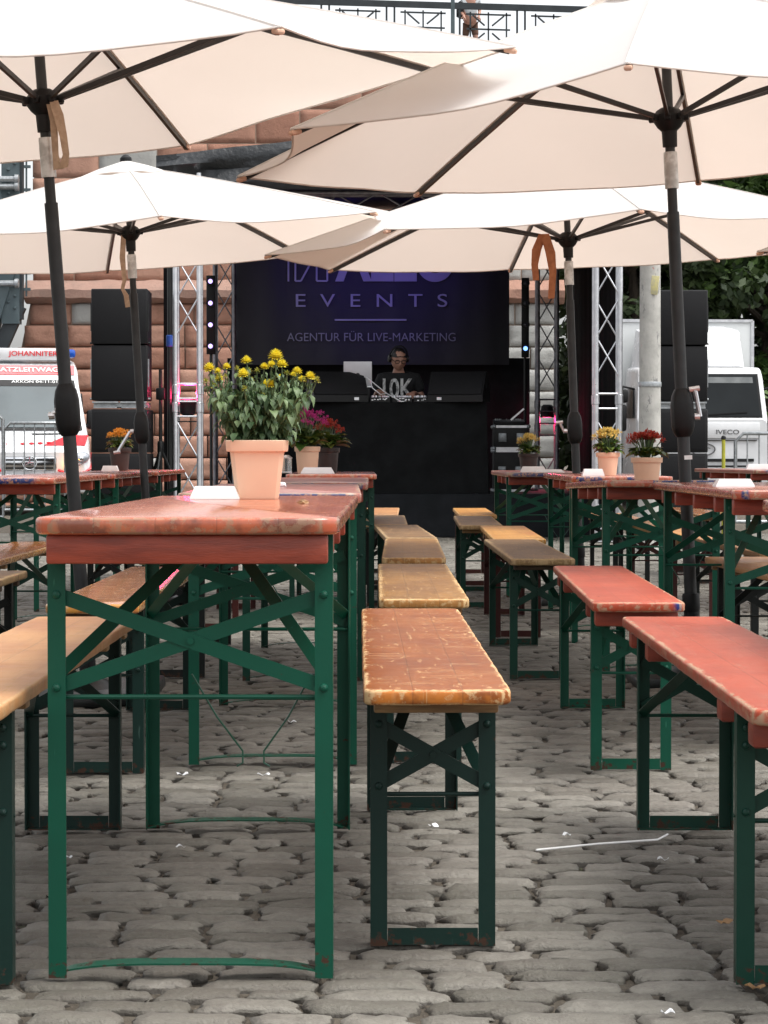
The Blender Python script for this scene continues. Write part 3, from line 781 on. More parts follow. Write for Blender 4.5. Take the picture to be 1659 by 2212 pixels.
holder(465, 5.66, 'white napkin box left of the chrysanthemum pot on the front table', .112, .08, .030)
holder(686, 13.9, 'white napkin box in front of the magenta flower pot', .19, .09, .035)
holder(1585, 7.9, 'white napkin box on the table at the right edge', .125, .08, .026)
holder(1152, 15.2, 'white napkin box next to the dark pot of pale yellow flowers', .16, .08, .035)
holder(1188, 14.95, 'low white napkin box at the corner right of the dark pot', .17, .08, .018)
holder(1281, 12.3, 'white napkin box half hidden behind the smaller peach pot', .11, .08, .035, z=.7705)
holder(1640, 18.2, 'white napkin box on the distant table before the truck', .2, .09, .04)
holder(238, 16.3, 'white napkin box beside the dark pot of orange flowers', .11, .07, .035)
t = thing('lantern', 'small clear glass lantern with metal top behind the chrysanthemum pot', 'lantern', on(620, 1020, 14.1))
m = MB(); m.lathe([(.026, 0), (.029, .004), (.029, .01)], seg=18); m.lathe([(.03, .085), (.031, .09), (.012, .105)], seg=18); m.build('metal_rim', SILVER, t)
GLASS = gen('clear_glass', (.75, .8, .8), (.7, .75, .76), 5, .08, 0, 0)
for nd in GLASS.node_tree.nodes:
    if nd.type == 'BSDF_PRINCIPLED': nd.inputs['Transmission Weight'].default_value = .9
m = MB(); m.lathe([(.027, .008), (.028, .05), (.027, .087)], seg=18); m.build('glass_body', GLASS, t)
rr = random.Random(2)
def crumple(px, py, d, z, r, label, name='crumpled_tissue', cat='tissue', group=None):
    p = on(px, py, d, z); m = MB(); bmesh.ops.create_icosphere(m.bm, subdivisions=2, radius=r)
    for v in m.bm.verts: v.co = Vector((v.co.x * 1.3, v.co.y * .9, max(0, v.co.z * .6 + r * .35))) * rr.uniform(.65, 1.15)
    o = m.build(name, PAPER, None, smooth=False); o.location = p; tag(o, label, cat, group); return o
crumple(606, 1040, 8.0, .7705, .016, 'white crumpled tissue on the table just behind the chrysanthemum pot')
crumple(655, 1097, 5.1, .7705, .010, 'tan nut shell crumb lying on the front table', 'crumb', 'crumb')
setmat(bpy.data.objects['crumb'], BAT_WOOD)
# litter on the cobbles
def gp(px, py):
    d = FPX * (CAMH) / (py - YH); return on(px, py, d, .004)
m = MB(); a, b = gp(1158, 1855), gp(1420, 1832); c = gp(1442, 1824)
m.tube([tuple(a + Vector((0, 0, .012))), tuple((a + b) / 2 + Vector((0, 0, .014))), tuple(b + Vector((0, 0, .012))), tuple(c + Vector((0, 0, .016)))], .0024, 8)
tag(m.build('drinking_straw', WHITEP), 'white drinking straw lying on the cobbles in the aisle', 'straw')
LG = 'scraps of litter on the cobbles'
for i, (px, py, L, W, rz, lb) in enumerate([(394, 1680, .030, .020, .2, 'white paper scrap by the foot of a green table leg, left of its partner'), (570, 1681, .034, .012, -.4, 'folded white paper scrap under the front table'), (632, 1565, .026, .010, 0, 'white strip of paper farther back under the front table'), (937, 1792, .022, .014, -.8, 'white paper scrap right of the scratched bench legs'), (1224, 1812, .018, .01, .4, 'tiny scrap above the drinking straw'), (1432, 1866, .024, .008, -.3, 'curled scrap below the tip of the drinking straw'), (2850 / 1.823, 3655 / 1.823, .030, .016, .7, 'yellowish dry leaf between the cobbles at right'), (2975 / 1.823, 3915 / 1.823, .03, .018, -.7, 'tan paper scrap by the bench foot at the bottom right'), (2630 / 1.823, 4015 / 1.823, .022, .010, 0, 'pale scrap in a joint at the bottom edge of the picture'), (2390 / 1.823, 3010 / 1.823, .035, .016, .2, 'white scrap at the foot of the salmon red bench'), (390, 1838, .022, .006, .1, 'small white sliver in the shade of the front table'), (145, 1862, .02, .01, .5, 'small pale scrap at the left edge of the picture')]):
    m = MB(); n = 6
    rings = [[(-L / 2 + L * q / n, -W / 2 * (1 - .3 * math.sin(q)), .0015 * math.sin(q * 1.4 + i) + .004), (-L / 2 + L * q / n, W / 2 * (1 - .25 * math.cos(q * 2)), .004 * math.cos(q * 1.1 + i) + .004), (-L / 2 + L * q / n, W / 2 * (1 - .25 * math.cos(q * 2)), .004 * math.cos(q * 1.1 + i) + .005), (-L / 2 + L * q / n, -W / 2 * (1 - .3 * math.sin(q)), .004 * math.sin(q * 1.4 + i) + .005)] for q in range(n + 1)]
    m.loft(rings); o = m.build('paper_scrap', BAT_WOOD if 'tan' in lb or 'leaf' in lb else PAPER); o.location = gp(px, py); o.rotation_euler = (0, 0, rz); tag(o, lb, 'litter', LG)

# ------------------------------------------------------------------ stage
CLOTH = gen('black_stage_molton', (.0085, .0095, .010), (.006, .0066, .007), 6, .95, 0, .4, dist=.01, spec=.15)
CLOTH2 = gen('dark_grey_stage_skirt', (.014, .0155, .018), (.010, .0115, .013), 5, .9, 0, .3, dist=.01, spec=.15)
TARP = gen('black_roof_tarpaulin', (.02, .023, .026), (.012, .014, .016), 3, .4, 0, .4, dist=.03)
WOODB = gen('black_stage_plywood', (.02, .019, .018), (.012, .012, .012), 6, .6, 0, .2)
def folds(x0, x1, z0, z1, y, mat, name, parent=None, amp=.02, freq=9, nx=60, nz=10, seed=0, axis='x', sag=0):
    """hanging cloth with vertical folds and real thickness"""
    r2 = random.Random(seed); ph = [r2.uniform(0, 6) for _ in range(4)]
    def q(u, v):
        s_ = x0 + (x1 - x0) * u
        a = amp * (.4 + .6 * (1 - v)) * (math.sin(s_ * freq + ph[0] + v * .8) + .5 * math.sin(s_ * freq * 2.3 + ph[1]) + .3 * math.sin(s_ * freq * .37 + v * 3 + ph[2]))
        zz = z0 + (z1 - z0) * v
        return (s_, y + a, zz) if axis == 'x' else (y + a, s_, zz)
    m = MB(); th = .006
    g0 = [[m.bm.verts.new(q(i / nx, j / nz)) for i in range(nx + 1)] for j in range(nz + 1)]
    off = Vector((0, th, 0)) if axis == 'x' else Vector((th, 0, 0))
    g1 = [[m.bm.verts.new(v.co + off) for v in row] for row in g0]
    for j in range(nz):
        for i in range(nx):
            m.bm.faces.new((g0[j][i], g0[j][i + 1], g0[j + 1][i + 1], g0[j + 1][i])); m.bm.faces.new((g1[j][i], g1[j + 1][i], g1[j + 1][i + 1], g1[j][i + 1]))
    for j in range(nz):
        m.bm.faces.new((g0[j][0], g0[j + 1][0], g1[j + 1][0], g1[j][0])); m.bm.faces.new((g0[j][nx], g1[j][nx], g1[j + 1][nx], g0[j + 1][nx]))
    for i in range(nx):
        m.bm.faces.new((g0[0][i], g1[0][i], g1[0][i + 1], g0[0][i + 1])); m.bm.faces.new((g0[nz][i], g0[nz][i + 1], g1[nz][i + 1], g1[nz][i]))
    return m.build(name, mat, parent, ang=60)
SZ = .46
st = thing('stage_platform', 'low black stage platform with a dark grey cloth skirt along its front', 'stage', (0, 0, 0))
m = MB(); m.box((.15, 28.9, SZ - .04), (4.5, 5.2, .08), bev=.01); m.build('deck', WOODB, st)
for x in (-2.0, -1, .15, 1.2, 2.3):
    m = MB(); m.box((x, 26.6, (SZ - .08) / 2), (.06, .06, SZ - .08)); m.box((x, 31.2, (SZ - .08) / 2), (.06, .06, SZ - .08)); m.build('deck_leg', STEEL, st)
folds(-2.1, 2.4, .005, SZ + .003, 26.26, CLOTH2, 'skirt', st, .006, 7, 90, 6, 1)
# trusses
def truss(name, label, x, y, z0, z1, s=.29, mat=SILVER, rungs=(), group='aluminium stage trusses', pitch=.36, tube=.025, horiz=None, lacing=None):
    t = thing(name, label, 'truss', (x, y, z0), 0, group); h = z1 - z0
    if horiz: t.rotation_euler = (0, PI / 2, 0); 
    k = s / 2 - tube
    for sx in (-1, 1):
        for sy in (-1, 1):
            m = MB(); m.tube([(sx * k, sy * k, .012), (sx * k, sy * k, h)], tube, 12)
            for zz in rungs: m.lathe([(tube, -.05), (tube * 1.25, -.045), (tube * 1.25, .045), (tube, .05)], (sx * k, sy * k, zz - z0 - .06), 12)
            m.build('main_tube', mat, t)
    n = max(1, int(round(h / pitch))); dz = h / n; gap = [zz - z0 for zz in rungs]; secs = []
    cur = None
    for i in range(n):
        za, zb = i * dz, (i + 1) * dz
        if any(za - .12 < q < zb + .02 for q in gap): cur = None; continue
        if cur is None: cur = MB(); secs.append(cur)
        for f, (ax, s_) in enumerate((('x', -1), ('x', 1), ('y', -1), ('y', 1))):
            sg = (1 if f in (0, 3) else -1) * (1 if i % 2 else -1)
            a, b = -sg * k, sg * k
            cur.tube([(a, s_ * k, za), (b, s_ * k, zb)] if ax == 'x' else [(s_ * k, a, za), (s_ * k, b, zb)], .009, 6)
    for mm in secs: mm.build('lacing', lacing or mat, t)
    for q in gap:
        for e in (0, -.15):
            m = MB()
            for f, (ax, s_) in enumerate((('x', -1), ('x', 1), ('y', -1), ('y', 1))):
                p1, p2 = ((-k, s_ * k, q + e), (k, s_ * k, q + e)) if ax == 'x' else ((s_ * k, -k, q + e), (s_ * k, k, q + e))
                m.tube([p1, p2], .009, 6)
            m.build('rung', mat, t)
    m = MB(); m.box((0, 0, .006), (s + .06, s + .06, .012), bev=.003); m.build('base_plate', mat, t)
    return t
dz_l = .87 + (985 - 845) / 213
truss('truss_tower', 'silver truss tower at the left front of the stage, lit pink halfway up', -1.985, 24.9, 0, 3.72, rungs=(1.60, 1.42), pitch=.40)
truss('truss_tower', 'silver truss tower at the right front of the stage, beside the concrete post', 2.262, 24.9, 0, 3.72, rungs=(1.50,), pitch=.40)
DULLAL = gen('dull_aluminium', (.30, .30, .32), (.2, .2, .22), 12, .45, .7, .05)  # darker, rougher aluminium for the rear towers and roof truss
truss('truss_tower', 'dull truss tower at the back right of the stage with pink lit rungs', 2.05, 30.9, SZ, 3.8, rungs=(1.58, 1.28), mat=DULLAL, pitch=.42)
truss('truss_tower', 'dark truss tower at the back left of the stage', -2.0, 30.9, SZ, 3.8, mat=DULLAL, pitch=.42)
tt = truss('roof_truss', 'dark horizontal truss carrying the stage roof front', -2.13, 25.3, 0, 4.55, mat=DULLAL, pitch=.42, horiz=True, group=None); tt.location = (-2.13, 25.35, 3.45)
rf = thing('stage_roof', 'black tarpaulin stage roof with a low gable', 'stage roof', (0, 0, 0))
m = MB()
def roofz(x): return 3.86 + .26 * (1 - abs(x - .14) / 2.35)
xs = [-2.3 + 4.85 * i / 24 for i in range(25)]
rings = []
for j, y in enumerate([24.85, 26, 27.5, 29, 30.5, 31.6]):
    rings.append([(x, y, roofz(x) + .03 * math.sin(x * 5 + j * 2)) for x in xs] + [(x, y, roofz(x) - .05 + .03 * math.sin(x * 5 + j * 2)) for x in xs[::-1]])
m.loft(rings); m.build('roof_sheet', TARP, rf)
m = MB(); nz = 6
g0 = [[(x, 24.82 - .03 * math.sin(x * 7 + j * 1.3) - .03 * math.sin(j * 1.9 + x), roofz(x) + .05 - (roofz(x) + .05 - 3.56) * j / nz) for x in xs] for j in range(nz + 1)]
m.loft([r + [(p[0], p[1] + .02, p[2]) for p in r[::-1]] for r in g0]); m.build('valance', TARP, rf)
o = folds(25.2, 31.2, .02, 3.9, 2.40, CLOTH, 'side_curtain', None, .02, 6, 50, 6, 4, 'y'); tag(o, 'black curtain closing the right side of the stage', 'curtain')
o = folds(-2.27, -2.17, .02, 3.95, 25.3, CLOTH, 'stage_curtain', None, .01, 20, 10, 6, 5); tag(o, 'narrow black cloth strip left of the front truss', 'curtain')
o = folds(-2.1, 2.3, 3.5, 4.02, 31.5, CLOTH, 'back_valance', None, .012, 5, 60, 6, 16); tag(o, 'black cloth strip closing the gap between banner and stage roof', 'curtain')
o = folds(-2.0, 1.86, SZ, 2.12, 31.35, CLOTH2, 'backdrop_cloth', None, .012, 5, 60, 6, 6); tag(o, 'plain dark cloth below the printed banner at the back of the stage', 'curtain')
# banner
def mat_banner():
    N = NT('banner_print'); v = N.coord((1, 1, 1))
    c = N.mix(N.noise(v, 2, 4), (.023, .0235, .033), (.018, .0185, .026))
    return N.bsdf(c, .6, 0, N.bump(N.noise(v, 5, 4), .3, .02))
DB = 31.0
b0, b1 = at(500, 788, DB), at(1100, 788, DB)
bn = folds(b0.x, b1.x, b0.z, 3.95, DB, mat_banner(), 'stage_banner', None, .008, 7, 60, 8, 9)
tag(bn, 'dark navy printed banner hanging at the back of the stage', 'banner')
LETT = gen('lilac_print', (.42, .41, .54), (.37, .36, .49), 4, .6, 0, 0)
LETT2 = gen('grey_lilac_print', (.32, .32, .40), (.27, .27, .35), 4, .6, 0, 0)
def pxbox(x0, x1, yt, yb, d):
    a, b = at(x0, yb, d), at(x1, yt, d); return (a.x, b.x, a.z, b.z)
yb_ = DB - .034
text_mesh('E  V  E  N  T  S', pxbox(639, 966, 635, 663, yb_), yb_).build('lettering', LETT, bn, smooth=False)
text_mesh('ALLO', pxbox(724, 981, 518, 609, yb_), yb_, bold=.035).build('lettering', LETT, bn, smooth=False)
text_mesh('AGENTUR FÜR LIVE-MARKETING', pxbox(620, 984, 715, 737, yb_), yb_, bold=-.004).build('lettering', LETT2, bn, smooth=False)
m = MB(); a, b = at(723, 691, yb_), at(878, 691, yb_); m.box(((a.x + b.x) / 2, yb_, a.z), (b.x - a.x, .006, .022)); m.build('printed_rule', LETT, bn, smooth=False)
m = MB()
m.bm.free()
def pl(pts, w_=.022):
    P_ = [at(x, y, yb_) for x, y in pts]
    for k, (p, q) in enumerate(zip(P_, P_[1:])):
        o_ = Vector((0, -.0012 * k, 0)); m = MB()
        if abs((q - p).z) < .02: m.bar(p + o_, q + o_, .006, w_, up=(0, 0, 1))
        else: m.bar(p + o_, q + o_, w_, .006, up=(0, 1, 0))
        m.build('letter_stroke', LETT, bn, smooth=False)
pl([(623, 518), (623, 608)]); pl([(638, 518), (638, 607), (650, 607), (684, 545), (684, 607), (707, 607), (707, 518), (688, 518), (665, 560), (640, 518)])
# DJ table
dj = thing('draped_table', 'long black draped table on the stage front behind the beer tables', 'table', (.12, 26.75, SZ))
zt = .87 + (985 - 870) / sc(26.5); x0, x1 = at(655, 0, 26.4).x, at(1052, 0, 26.4).x
m = MB(); m.box(((x0 + x1) / 2 - .12, 0, zt - SZ - .02), (x1 - x0 - .06, .6, .03), bev=.004); m.build('table_board', WOODB, dj)
for sx in (x0 + .1, x1 - .1):
    m = MB(); m.tube([(sx - .12, -.2, 0), (sx - .12, -.2, zt - SZ - .04)], .02, 8); m.tube([(sx - .12, .2, 0), (sx - .12, .2, zt - SZ - .04)], .02, 8); m.build('leg', STEEL, dj)
# draped cloth: front and side falls with big diagonal folds
m = MB(); nx, nz = 70, 16; W_ = x1 - x0
def dp(u, v):
    x = x0 - .12 + W_ * u; z = (zt - SZ) * v
    a = .03 * math.exp(-((v - (.08 + .75 * u ** 2.2)) / .10) ** 2) * (u > .35) + .012 * math.sin(u * 26 + v * 5) * (1 - v) + .02 * math.sin(u * 9 + 1) * (1 - v) ** 1.5
    return Vector((x + .02 * (1 - v) * (u * 2 - 1), -.33 - a, z + .003))
rows = [[dp(i / nx, j / nz) for i in range(nx + 1)] for j in range(nz + 1)]
loops = []
for j, row in enumerate(rows):
    k = (1 - j / nz) * .03
    loops.append(row + [Vector((row[-1].x + k, -.1, row[0].z)), Vector((row[-1].x + k * 1.6, .31, row[0].z)), Vector((row[0].x - k * 1.6, .31, row[0].z)), Vector((row[0].x - k, -.1, row[0].z))])
m.loft(loops, cap=True); m.build('drape', CLOTH, dj, ang=50)
DTZ = zt + .006
# monitors (wedges)
GRILLE = gen('speaker_grille', (.010, .010, .011), (.006, .006, .007), 180, .6, .2, .5, spec=.25)
def wedge(pxa, pxb, yt, yb, label, mirror):
    d = 26.55; a, b = at(pxa, yb, d), at(pxb, yt, d); W_ = b.x - a.x; H = b.z - a.z + .03
    t = thing('stage_monitor', label, 'monitor speaker', ((a.x + b.x) / 2, d, DTZ), R(-14 * mirror), 'wedge monitor speakers on the stage table')
    prof = [(-.20, 0), (.18, 0), (.20, .12), (.06, H), (-.02, H), (-.20, .07)]
    m = MB()
    rings = [[(sx * (W_ / 2), y, z) for y, z in prof] for sx in (-1, 1)]
    m.loft(rings); o = m.build('cabinet', BLACKP, t, smooth=False)
    n = Vector((0, -(H - .07), .18)).normalized()
    mid = Vector((0, -.11, (H + .07) / 2)); ln = math.hypot(H - .07, .18)
    m = MB(); rot = Matrix.Rotation(math.atan2(H - .07, .18), 4, 'X'); m.box(mid + n * .006, (W_ - .03, ln - .02, .012), rot, .004); m.build('grille', GRILLE, t)
    m = MB(); m.box((mirror * (W_ / 2 + .002), .02, H * .5), (.01, .10, .05), bev=.004); m.build('side_handle', GRILLE, t)
    m = MB(); m.box((-mirror * W_ * .28, -.205, .035), (.05, .012, .03)); m.build('socket', SILVER, t)
wedge(668, 788, 808, 868, 'black wedge monitor on the stage table left of the performer', -1)
wedge(930, 1052, 808, 868, 'black wedge monitor on the stage table right of the performer', 1)
# laptop
p = at(773, 868, 26.62)
lt = thing('laptop', 'open silver laptop seen from behind on the stage table', 'laptop', (p.x, 26.68, DTZ), 0)
hL = .87 + (985 - 782) / sc(26.7) - DTZ
m = MB(); m.box((0, .0, .08), (.26, .2, .16), bev=.005); m.build('laptop_stand', BLACKP, lt)
m = MB(); m.box((0, 0, .168), (.32, .22, .014), bev=.005); m.build('keyboard_base', SILVER, lt)
m = MB(); m.box((0, -.125, .175 + (hL - .175) / 2), (.305, .008, hL - .175), (R(12), 0, 0), bev=.003); ld = m.build('lid', gen('silver_laptop_shell', (.62, .63, .66), (.58, .59, .62), 6, .4, .3, 0), lt)
m = MB(); m.lathe([(.022, -.002), (.022, .002)], (.0, -.134, .175 + (hL - .175) * .45), 18, Matrix.Rotation(PI / 2 - R(12), 4, 'X')); m.lathe([(.012, -.003), (.012, .003)], (.0, -.135, .175 + (hL - .175) * .45), 14, Matrix.Rotation(PI / 2 - R(12), 4, 'X')); m.build('lid_emblem', BLACKP, lt)
# mixer and players
def deck(px0, px1, label, seed, name='dj_mixer'):
    a, b = at(px0, 868, 26.5), at(px1, 868, 26.5); W_ = b.x - a.x; r2 = random.Random(seed)
    t = thing(name, label, 'mixer', ((a.x + b.x) / 2, 26.56, DTZ), 0, 'performer controls on the stage table')
    m = MB(); m.prism([(-.02, 0), (.02, 0)] if False else [(-W_ / 2, 0), (W_ / 2, 0), (W_ / 2, .05), (-W_ / 2, .05)], -.14, .14); m.build('case', BLACKP, t, smooth=False)
    m = MB()
    for i in range(26): m.lathe([(.008, 0), (.007, .02), (.004, .022)], (r2.uniform(-W_ * .45, W_ * .45), r2.uniform(-.12, .12), .05), 8)
    m.build('knobs', SILVER, t)
    m = MB()
    for i in range(8): m.box((r2.uniform(-W_ * .42, W_ * .42), -.142, r2.uniform(.015, .04)), (.018, .006, .01))
    m.build('sockets', SILVER, t)
deck(800, 842, 'mixer with silver knobs at the left hand of the performer', 1); deck(848, 890, 'mixer with silver knobs in front of the performer', 2); deck(894, 922, 'small black controller at the right hand of the performer', 3)
m = MB(); q = [at(790, 815, 26.42), at(800, 822, 26.42), at(835, 850, 26.42), at(868, 868, 26.42)]
m.tube(q, .007, 6); m.tube([q[1], at(804, 838, 26.42), at(822, 852, 26.42), q[2]], .005, 6); q2 = at(868, 868, 26.42); m.lathe([(.05, 0), (.05, .008)], (q2.x, 26.42, DTZ + .002), 12)
tag(m.build('tablet_stand', SILVER), 'silver angled stand reaching over the stage table beside the laptop', 'stand')

# ------------------------------------------------------------------ people
SKIN = gen('skin', (.38, .20, .14), (.33, .165, .115), 18, .5, 0, .1)
HAIR = gen('dark_hair', (.012, .009, .008), (.007, .006, .005), 60, .5, 0, .6, (1, 1, 4))
TEE = gen('black_cotton', (.008, .008, .009), (.006, .006, .007), 25, .9, 0, .4)
DENIM = gen('dark_denim', (.015, .02, .035), (.01, .014, .025), 60, .85, 0, .4)
def skin_obj(name, nodes, edges, mat, parent, root=0, sub=2):
    bm = bmesh.new(); ly = bm.verts.layers.skin.verify(); vs = []
    for i, (p, r) in enumerate(nodes):
        v = bm.verts.new(p); v[ly].radius = r if isinstance(r, tuple) else (r, r); v[ly].use_root = (i == root); vs.append(v)
    for a, b in edges: bm.edges.new((vs[a], vs[b]))
    me = bpy.data.meshes.new(name); bm.to_mesh(me); bm.free(); me.materials.append(mat)
    o = bpy.data.objects.new(name, me); C.objects.link(o)
    md = o.modifiers.new('skin', 'SKIN'); md.use_smooth_shade = True
    sb = o.modifiers.new('sub', 'SUBSURF'); sb.levels = sub; sb.render_levels = sub
    dg = bpy.context.evaluated_depsgraph_get(); m2 = bpy.data.meshes.new_from_object(o.evaluated_get(dg))
    o.modifiers.clear(); o.data = m2; m2.name = name
    if parent: o.parent = parent
    return o
def head_mesh(m, c, r=.1, pitch=0, yaw=0):
    """sculpted head with brow, nose, mouth, chin and ears, face to -y"""
    b = MB(); bmesh.ops.create_icosphere(b.bm, subdivisions=4, radius=1)
    for v in b.bm.verts:
        x, y, z = v.co
        wx = .78 - .10 * max(0, -z) ** 1.5; wy = .95; q = Vector((x * wx, y * wy, z * 1.16))
        if z < -.1: q.y -= .10 * (-z) * (1 if y < 0 else -1.6); 
        fr = max(0, -y)
        if fr > .4:
            nose = math.exp(-((x / .15) ** 2)) * (math.exp(-(((z + .18) / .16) ** 2)) * .24 + math.exp(-(((z - .02) / .2) ** 2)) * .10)
            eye = sum(math.exp(-(((x - s * .34) / .17) ** 2 + ((z - .08) / .10) ** 2)) for s in (-1, 1)) * .11
            brow = math.exp(-((abs(x) - .3) / .3) ** 2 - ((z - .24) / .09) ** 2) * .05
            lip = math.exp(-((x / .24) ** 2)) * (math.exp(-(((z + .50) / .05) ** 2)) * .07 + math.exp(-(((z + .64) / .05) ** 2)) * .07 - math.exp(-(((z + .57) / .03) ** 2)) * .05)
            chin = math.exp(-((x / .28) ** 2) - ((z + .86) / .14) ** 2) * .10
            q.y -= nose + brow + lip + chin - eye
        v.co = q * r
    for s in (-1, 1): b.lathe([(.004, -.012), (.030, -.006), (.034, .002), (.022, .008)], (s * .079 * r / .1, .01, -.004), 12, Matrix.Rotation(s * R(75), 4, 'Y') @ Matrix.Scale(.62, 4, (0, 1, 0)))
    M = Matrix.Translation(Vector(c)) @ Matrix.Rotation(yaw, 4, 'Z') @ Matrix.Rotation(pitch, 4, 'X')
    b.xf(M); me = bpy.data.meshes.new('t'); b.bm.to_mesh(me); b.bm.free(); m.bm.from_mesh(me); bpy.data.meshes.remove(me)
    return M
def hand_nodes(base, wrist, fwd, side, nodes, edges, s=1.0, curl=.5):
    """palm and five bent fingers appended to a skin graph, wrist index given"""
    fwd = Vector(fwd).normalized(); side = Vector(side).normalized(); dn = fwd.cross(side).normalized()
    if dn.z > 0: dn = -dn
    w0 = Vector(nodes[wrist][0])
    nodes.append((tuple(w0 + fwd * .05 * s), (.040 * s, .018 * s))); pi = len(nodes) - 1; edges.append((wrist, pi))
    for k, (o, L) in enumerate(((-.030, .060), (-.010, .070), (.011, .066), (.030, .052))):
        k0 = w0 + fwd * .088 * s + side * o * s
        k1 = k0 + (fwd * (1 - curl * .5) + dn * curl * .6).normalized() * L * .5 * s
        k2 = k1 + (fwd * (1 - curl) + dn * curl).normalized() * L * .5 * s
        i = len(nodes); nodes += [(tuple(k0), .0105 * s), (tuple(k1), .0092 * s), (tuple(k2), .0078 * s)]; edges += [(pi, i), (i, i + 1), (i + 1, i + 2)]
    t0 = w0 + fwd * .03 * s - side * .038 * s; t1 = t0 + (fwd * .7 - side * .7).normalized() * .035 * s; t2 = t1 + (fwd * .9 - side * .2 + dn * .3).normalized() * .028 * s
    i = len(nodes); nodes += [(tuple(t0), .013 * s), (tuple(t1), .011 * s), (tuple(t2), .009 * s)]; edges += [(pi, i), (i, i + 1), (i + 1, i + 2)]
def merge(o, m):
    m.bm.from_mesh(o.data); o.data.clear_geometry() if hasattr(o.data, 'clear_geometry') else None
    bmesh.ops.recalc_face_normals(m.bm, faces=m.bm.faces[:])
    for f in m.bm.faces: f.smooth = True
    m.bm.to_mesh(o.data); m.bm.free()

# performer at the table: seen to the thighs, looking down at the controls
pd = 27.12; ph = at(861, 777, pd)
dj_p = thing('person', 'man in black printed T-shirt with headphones and glasses behind the stage table', 'person', (ph.x, pd, SZ))
HZ = ph.z - SZ            # head centre above the deck
def hz(py): return .87 + (985 - py) / sc(pd) - SZ
sh = HZ - .205
N_ = [((0, .02, HZ - .72), (.155, .105)), ((0, .03, HZ - .55), (.14, .10)), ((0, .02, HZ - .33), (.14, .09)), ((0, .03, sh - .01), (.095, .07)), ((0, .005, sh + .07), .050), ((0, -.035, HZ - .05), .055),
      ((-.17, .03, sh - .015), .05), ((-.26, -.02, sh - .26), .046), ((-.225, -.26, hz(846)), .030),
      ((.17, .03, sh - .015), .05), ((.27, -.02, sh - .26), .046), ((.17, -.27, hz(850)), .030),
      ((-.10, .03, HZ - .86), .088), ((-.11, .02, .48), .062), ((-.11, .05, .10), .046), ((-.12, -.09, .05), .042),
      ((.10, .03, HZ - .86), .088), ((.11, .02, .48), .062), ((.11, .05, .10), .046), ((.12, -.09, .05), .042)]
E_ = [(0, 1), (1, 2), (2, 3), (3, 4), (4, 5), (3, 6), (6, 7), (7, 8), (3, 9), (9, 10), (10, 11), (0, 12), (12, 13), (13, 14), (14, 15), (0, 16), (16, 17), (17, 18), (18, 19)]
hand_nodes(None, 8, (.35, -.9, -.25), (-.9, -.35, 0), N_, E_, 1.0, .5)
hand_nodes(None, 11, (-.3, -.9, -.25), (.9, -.3, 0), N_, E_, 1.0, .6)
body = skin_obj('body', N_, E_, SKIN, dj_p)
m = MB(); HM = head_mesh(m, (0, -.05, HZ + .005), .108, R(24), R(12)); merge(body, m)
m = MB(); bmesh.ops.create_icosphere(m.bm, subdivisions=3, radius=1)
for v in m.bm.verts:
    x, y, z = v.co; v.co = Vector((x * .089, y * .108 + .008, max(z, -.15 if y > 0 else .52 - .25 * abs(x)) * .132)) * (1 + .03 * math.sin(x * 20) * math.sin(y * 17))
m.xf(HM); m.build('hair', HAIR, dj_p)
m = MB()
for s in (-1, 1):
    rr_ = [(s * .036 + .027 * math.cos(a), -.106, .008 + .019 * math.sin(a)) for a in [i * PI / 8 for i in range(17)]]
    m.tube(rr_, .0035, 6, False); m.tube([(s * .062, -.104, .012), (s * .084, -.05, .012), (s * .085, .01, .008)], .003, 6)
m.tube([(-.011, -.112, .012), (.011, -.112, .012)], .003, 6); m.xf(HM); m.build('glasses', BLACKP, dj_p)
m = MB()
m.tube([(.098 * math.cos(a), .015, .03 + .118 * math.sin(a)) for a in [i * PI / 14 for i in range(15)]], .010, 8)
for s in (-1, 1): m.lathe([(.03, -.014), (.040, -.010), (.040, .012), (.028, .018)], (s * .098, .01, .0), 16, Matrix.Rotation(s * PI / 2, 4, 'Y'))
m.xf(HM); m.build('headphones', BLACKP, dj_p)
SN = [((0, .02, HZ - .80), (.18, .13)), ((0, .03, HZ - .55), (.168, .122)), ((0, .015, HZ - .33), (.19, .128)), ((0, .02, sh + .03), (.14, .105)), ((-.185, .02, sh - .005), .078), ((-.245, -.005, sh - .17), .066), ((.185, .02, sh - .005), .078), ((.252, -.005, sh - .17), .066), ((0, .012, sh + .065), .066)]
skin_obj('t_shirt', SN, [(0, 1), (1, 2), (2, 3), (3, 4), (4, 5), (3, 6), (6, 7), (3, 8)], TEE, dj_p)
PN = [((0, .03, HZ - .76), (.17, .12)), ((-.10, .03, HZ - .88), .10), ((-.11, .02, .48), .078), ((-.11, .05, .09), .066), ((.10, .03, HZ - .88), .10), ((.11, .02, .48), .078), ((.11, .05, .09), .066)]
skin_obj('trousers', PN, [(0, 1), (1, 2), (2, 3), (0, 4), (4, 5), (5, 6)], DENIM, dj_p)
# shirt print wrapped on the chest
TPR = gen('white_shirt_print', (.55, .55, .54), (.20, .20, .20), 26, .9, 0, .1, lo=.45, hi=.6)
b = text_mesh('10K', (-.175, .165, hz(862), hz(818)), 0, bold=.02, depth=.0)
bmesh.ops.subdivide_edges(b.bm, edges=b.bm.edges[:], cuts=2)
for v in b.bm.verts:
    x, y, z = v.co; v.co = Vector((x, .015 - .150 * math.sqrt(max(.02, 1 - (x / .225) ** 2)) + (HZ - .33 - z) * -.02, z))
b.build('shirt_print', TPR, dj_p, smooth=False)
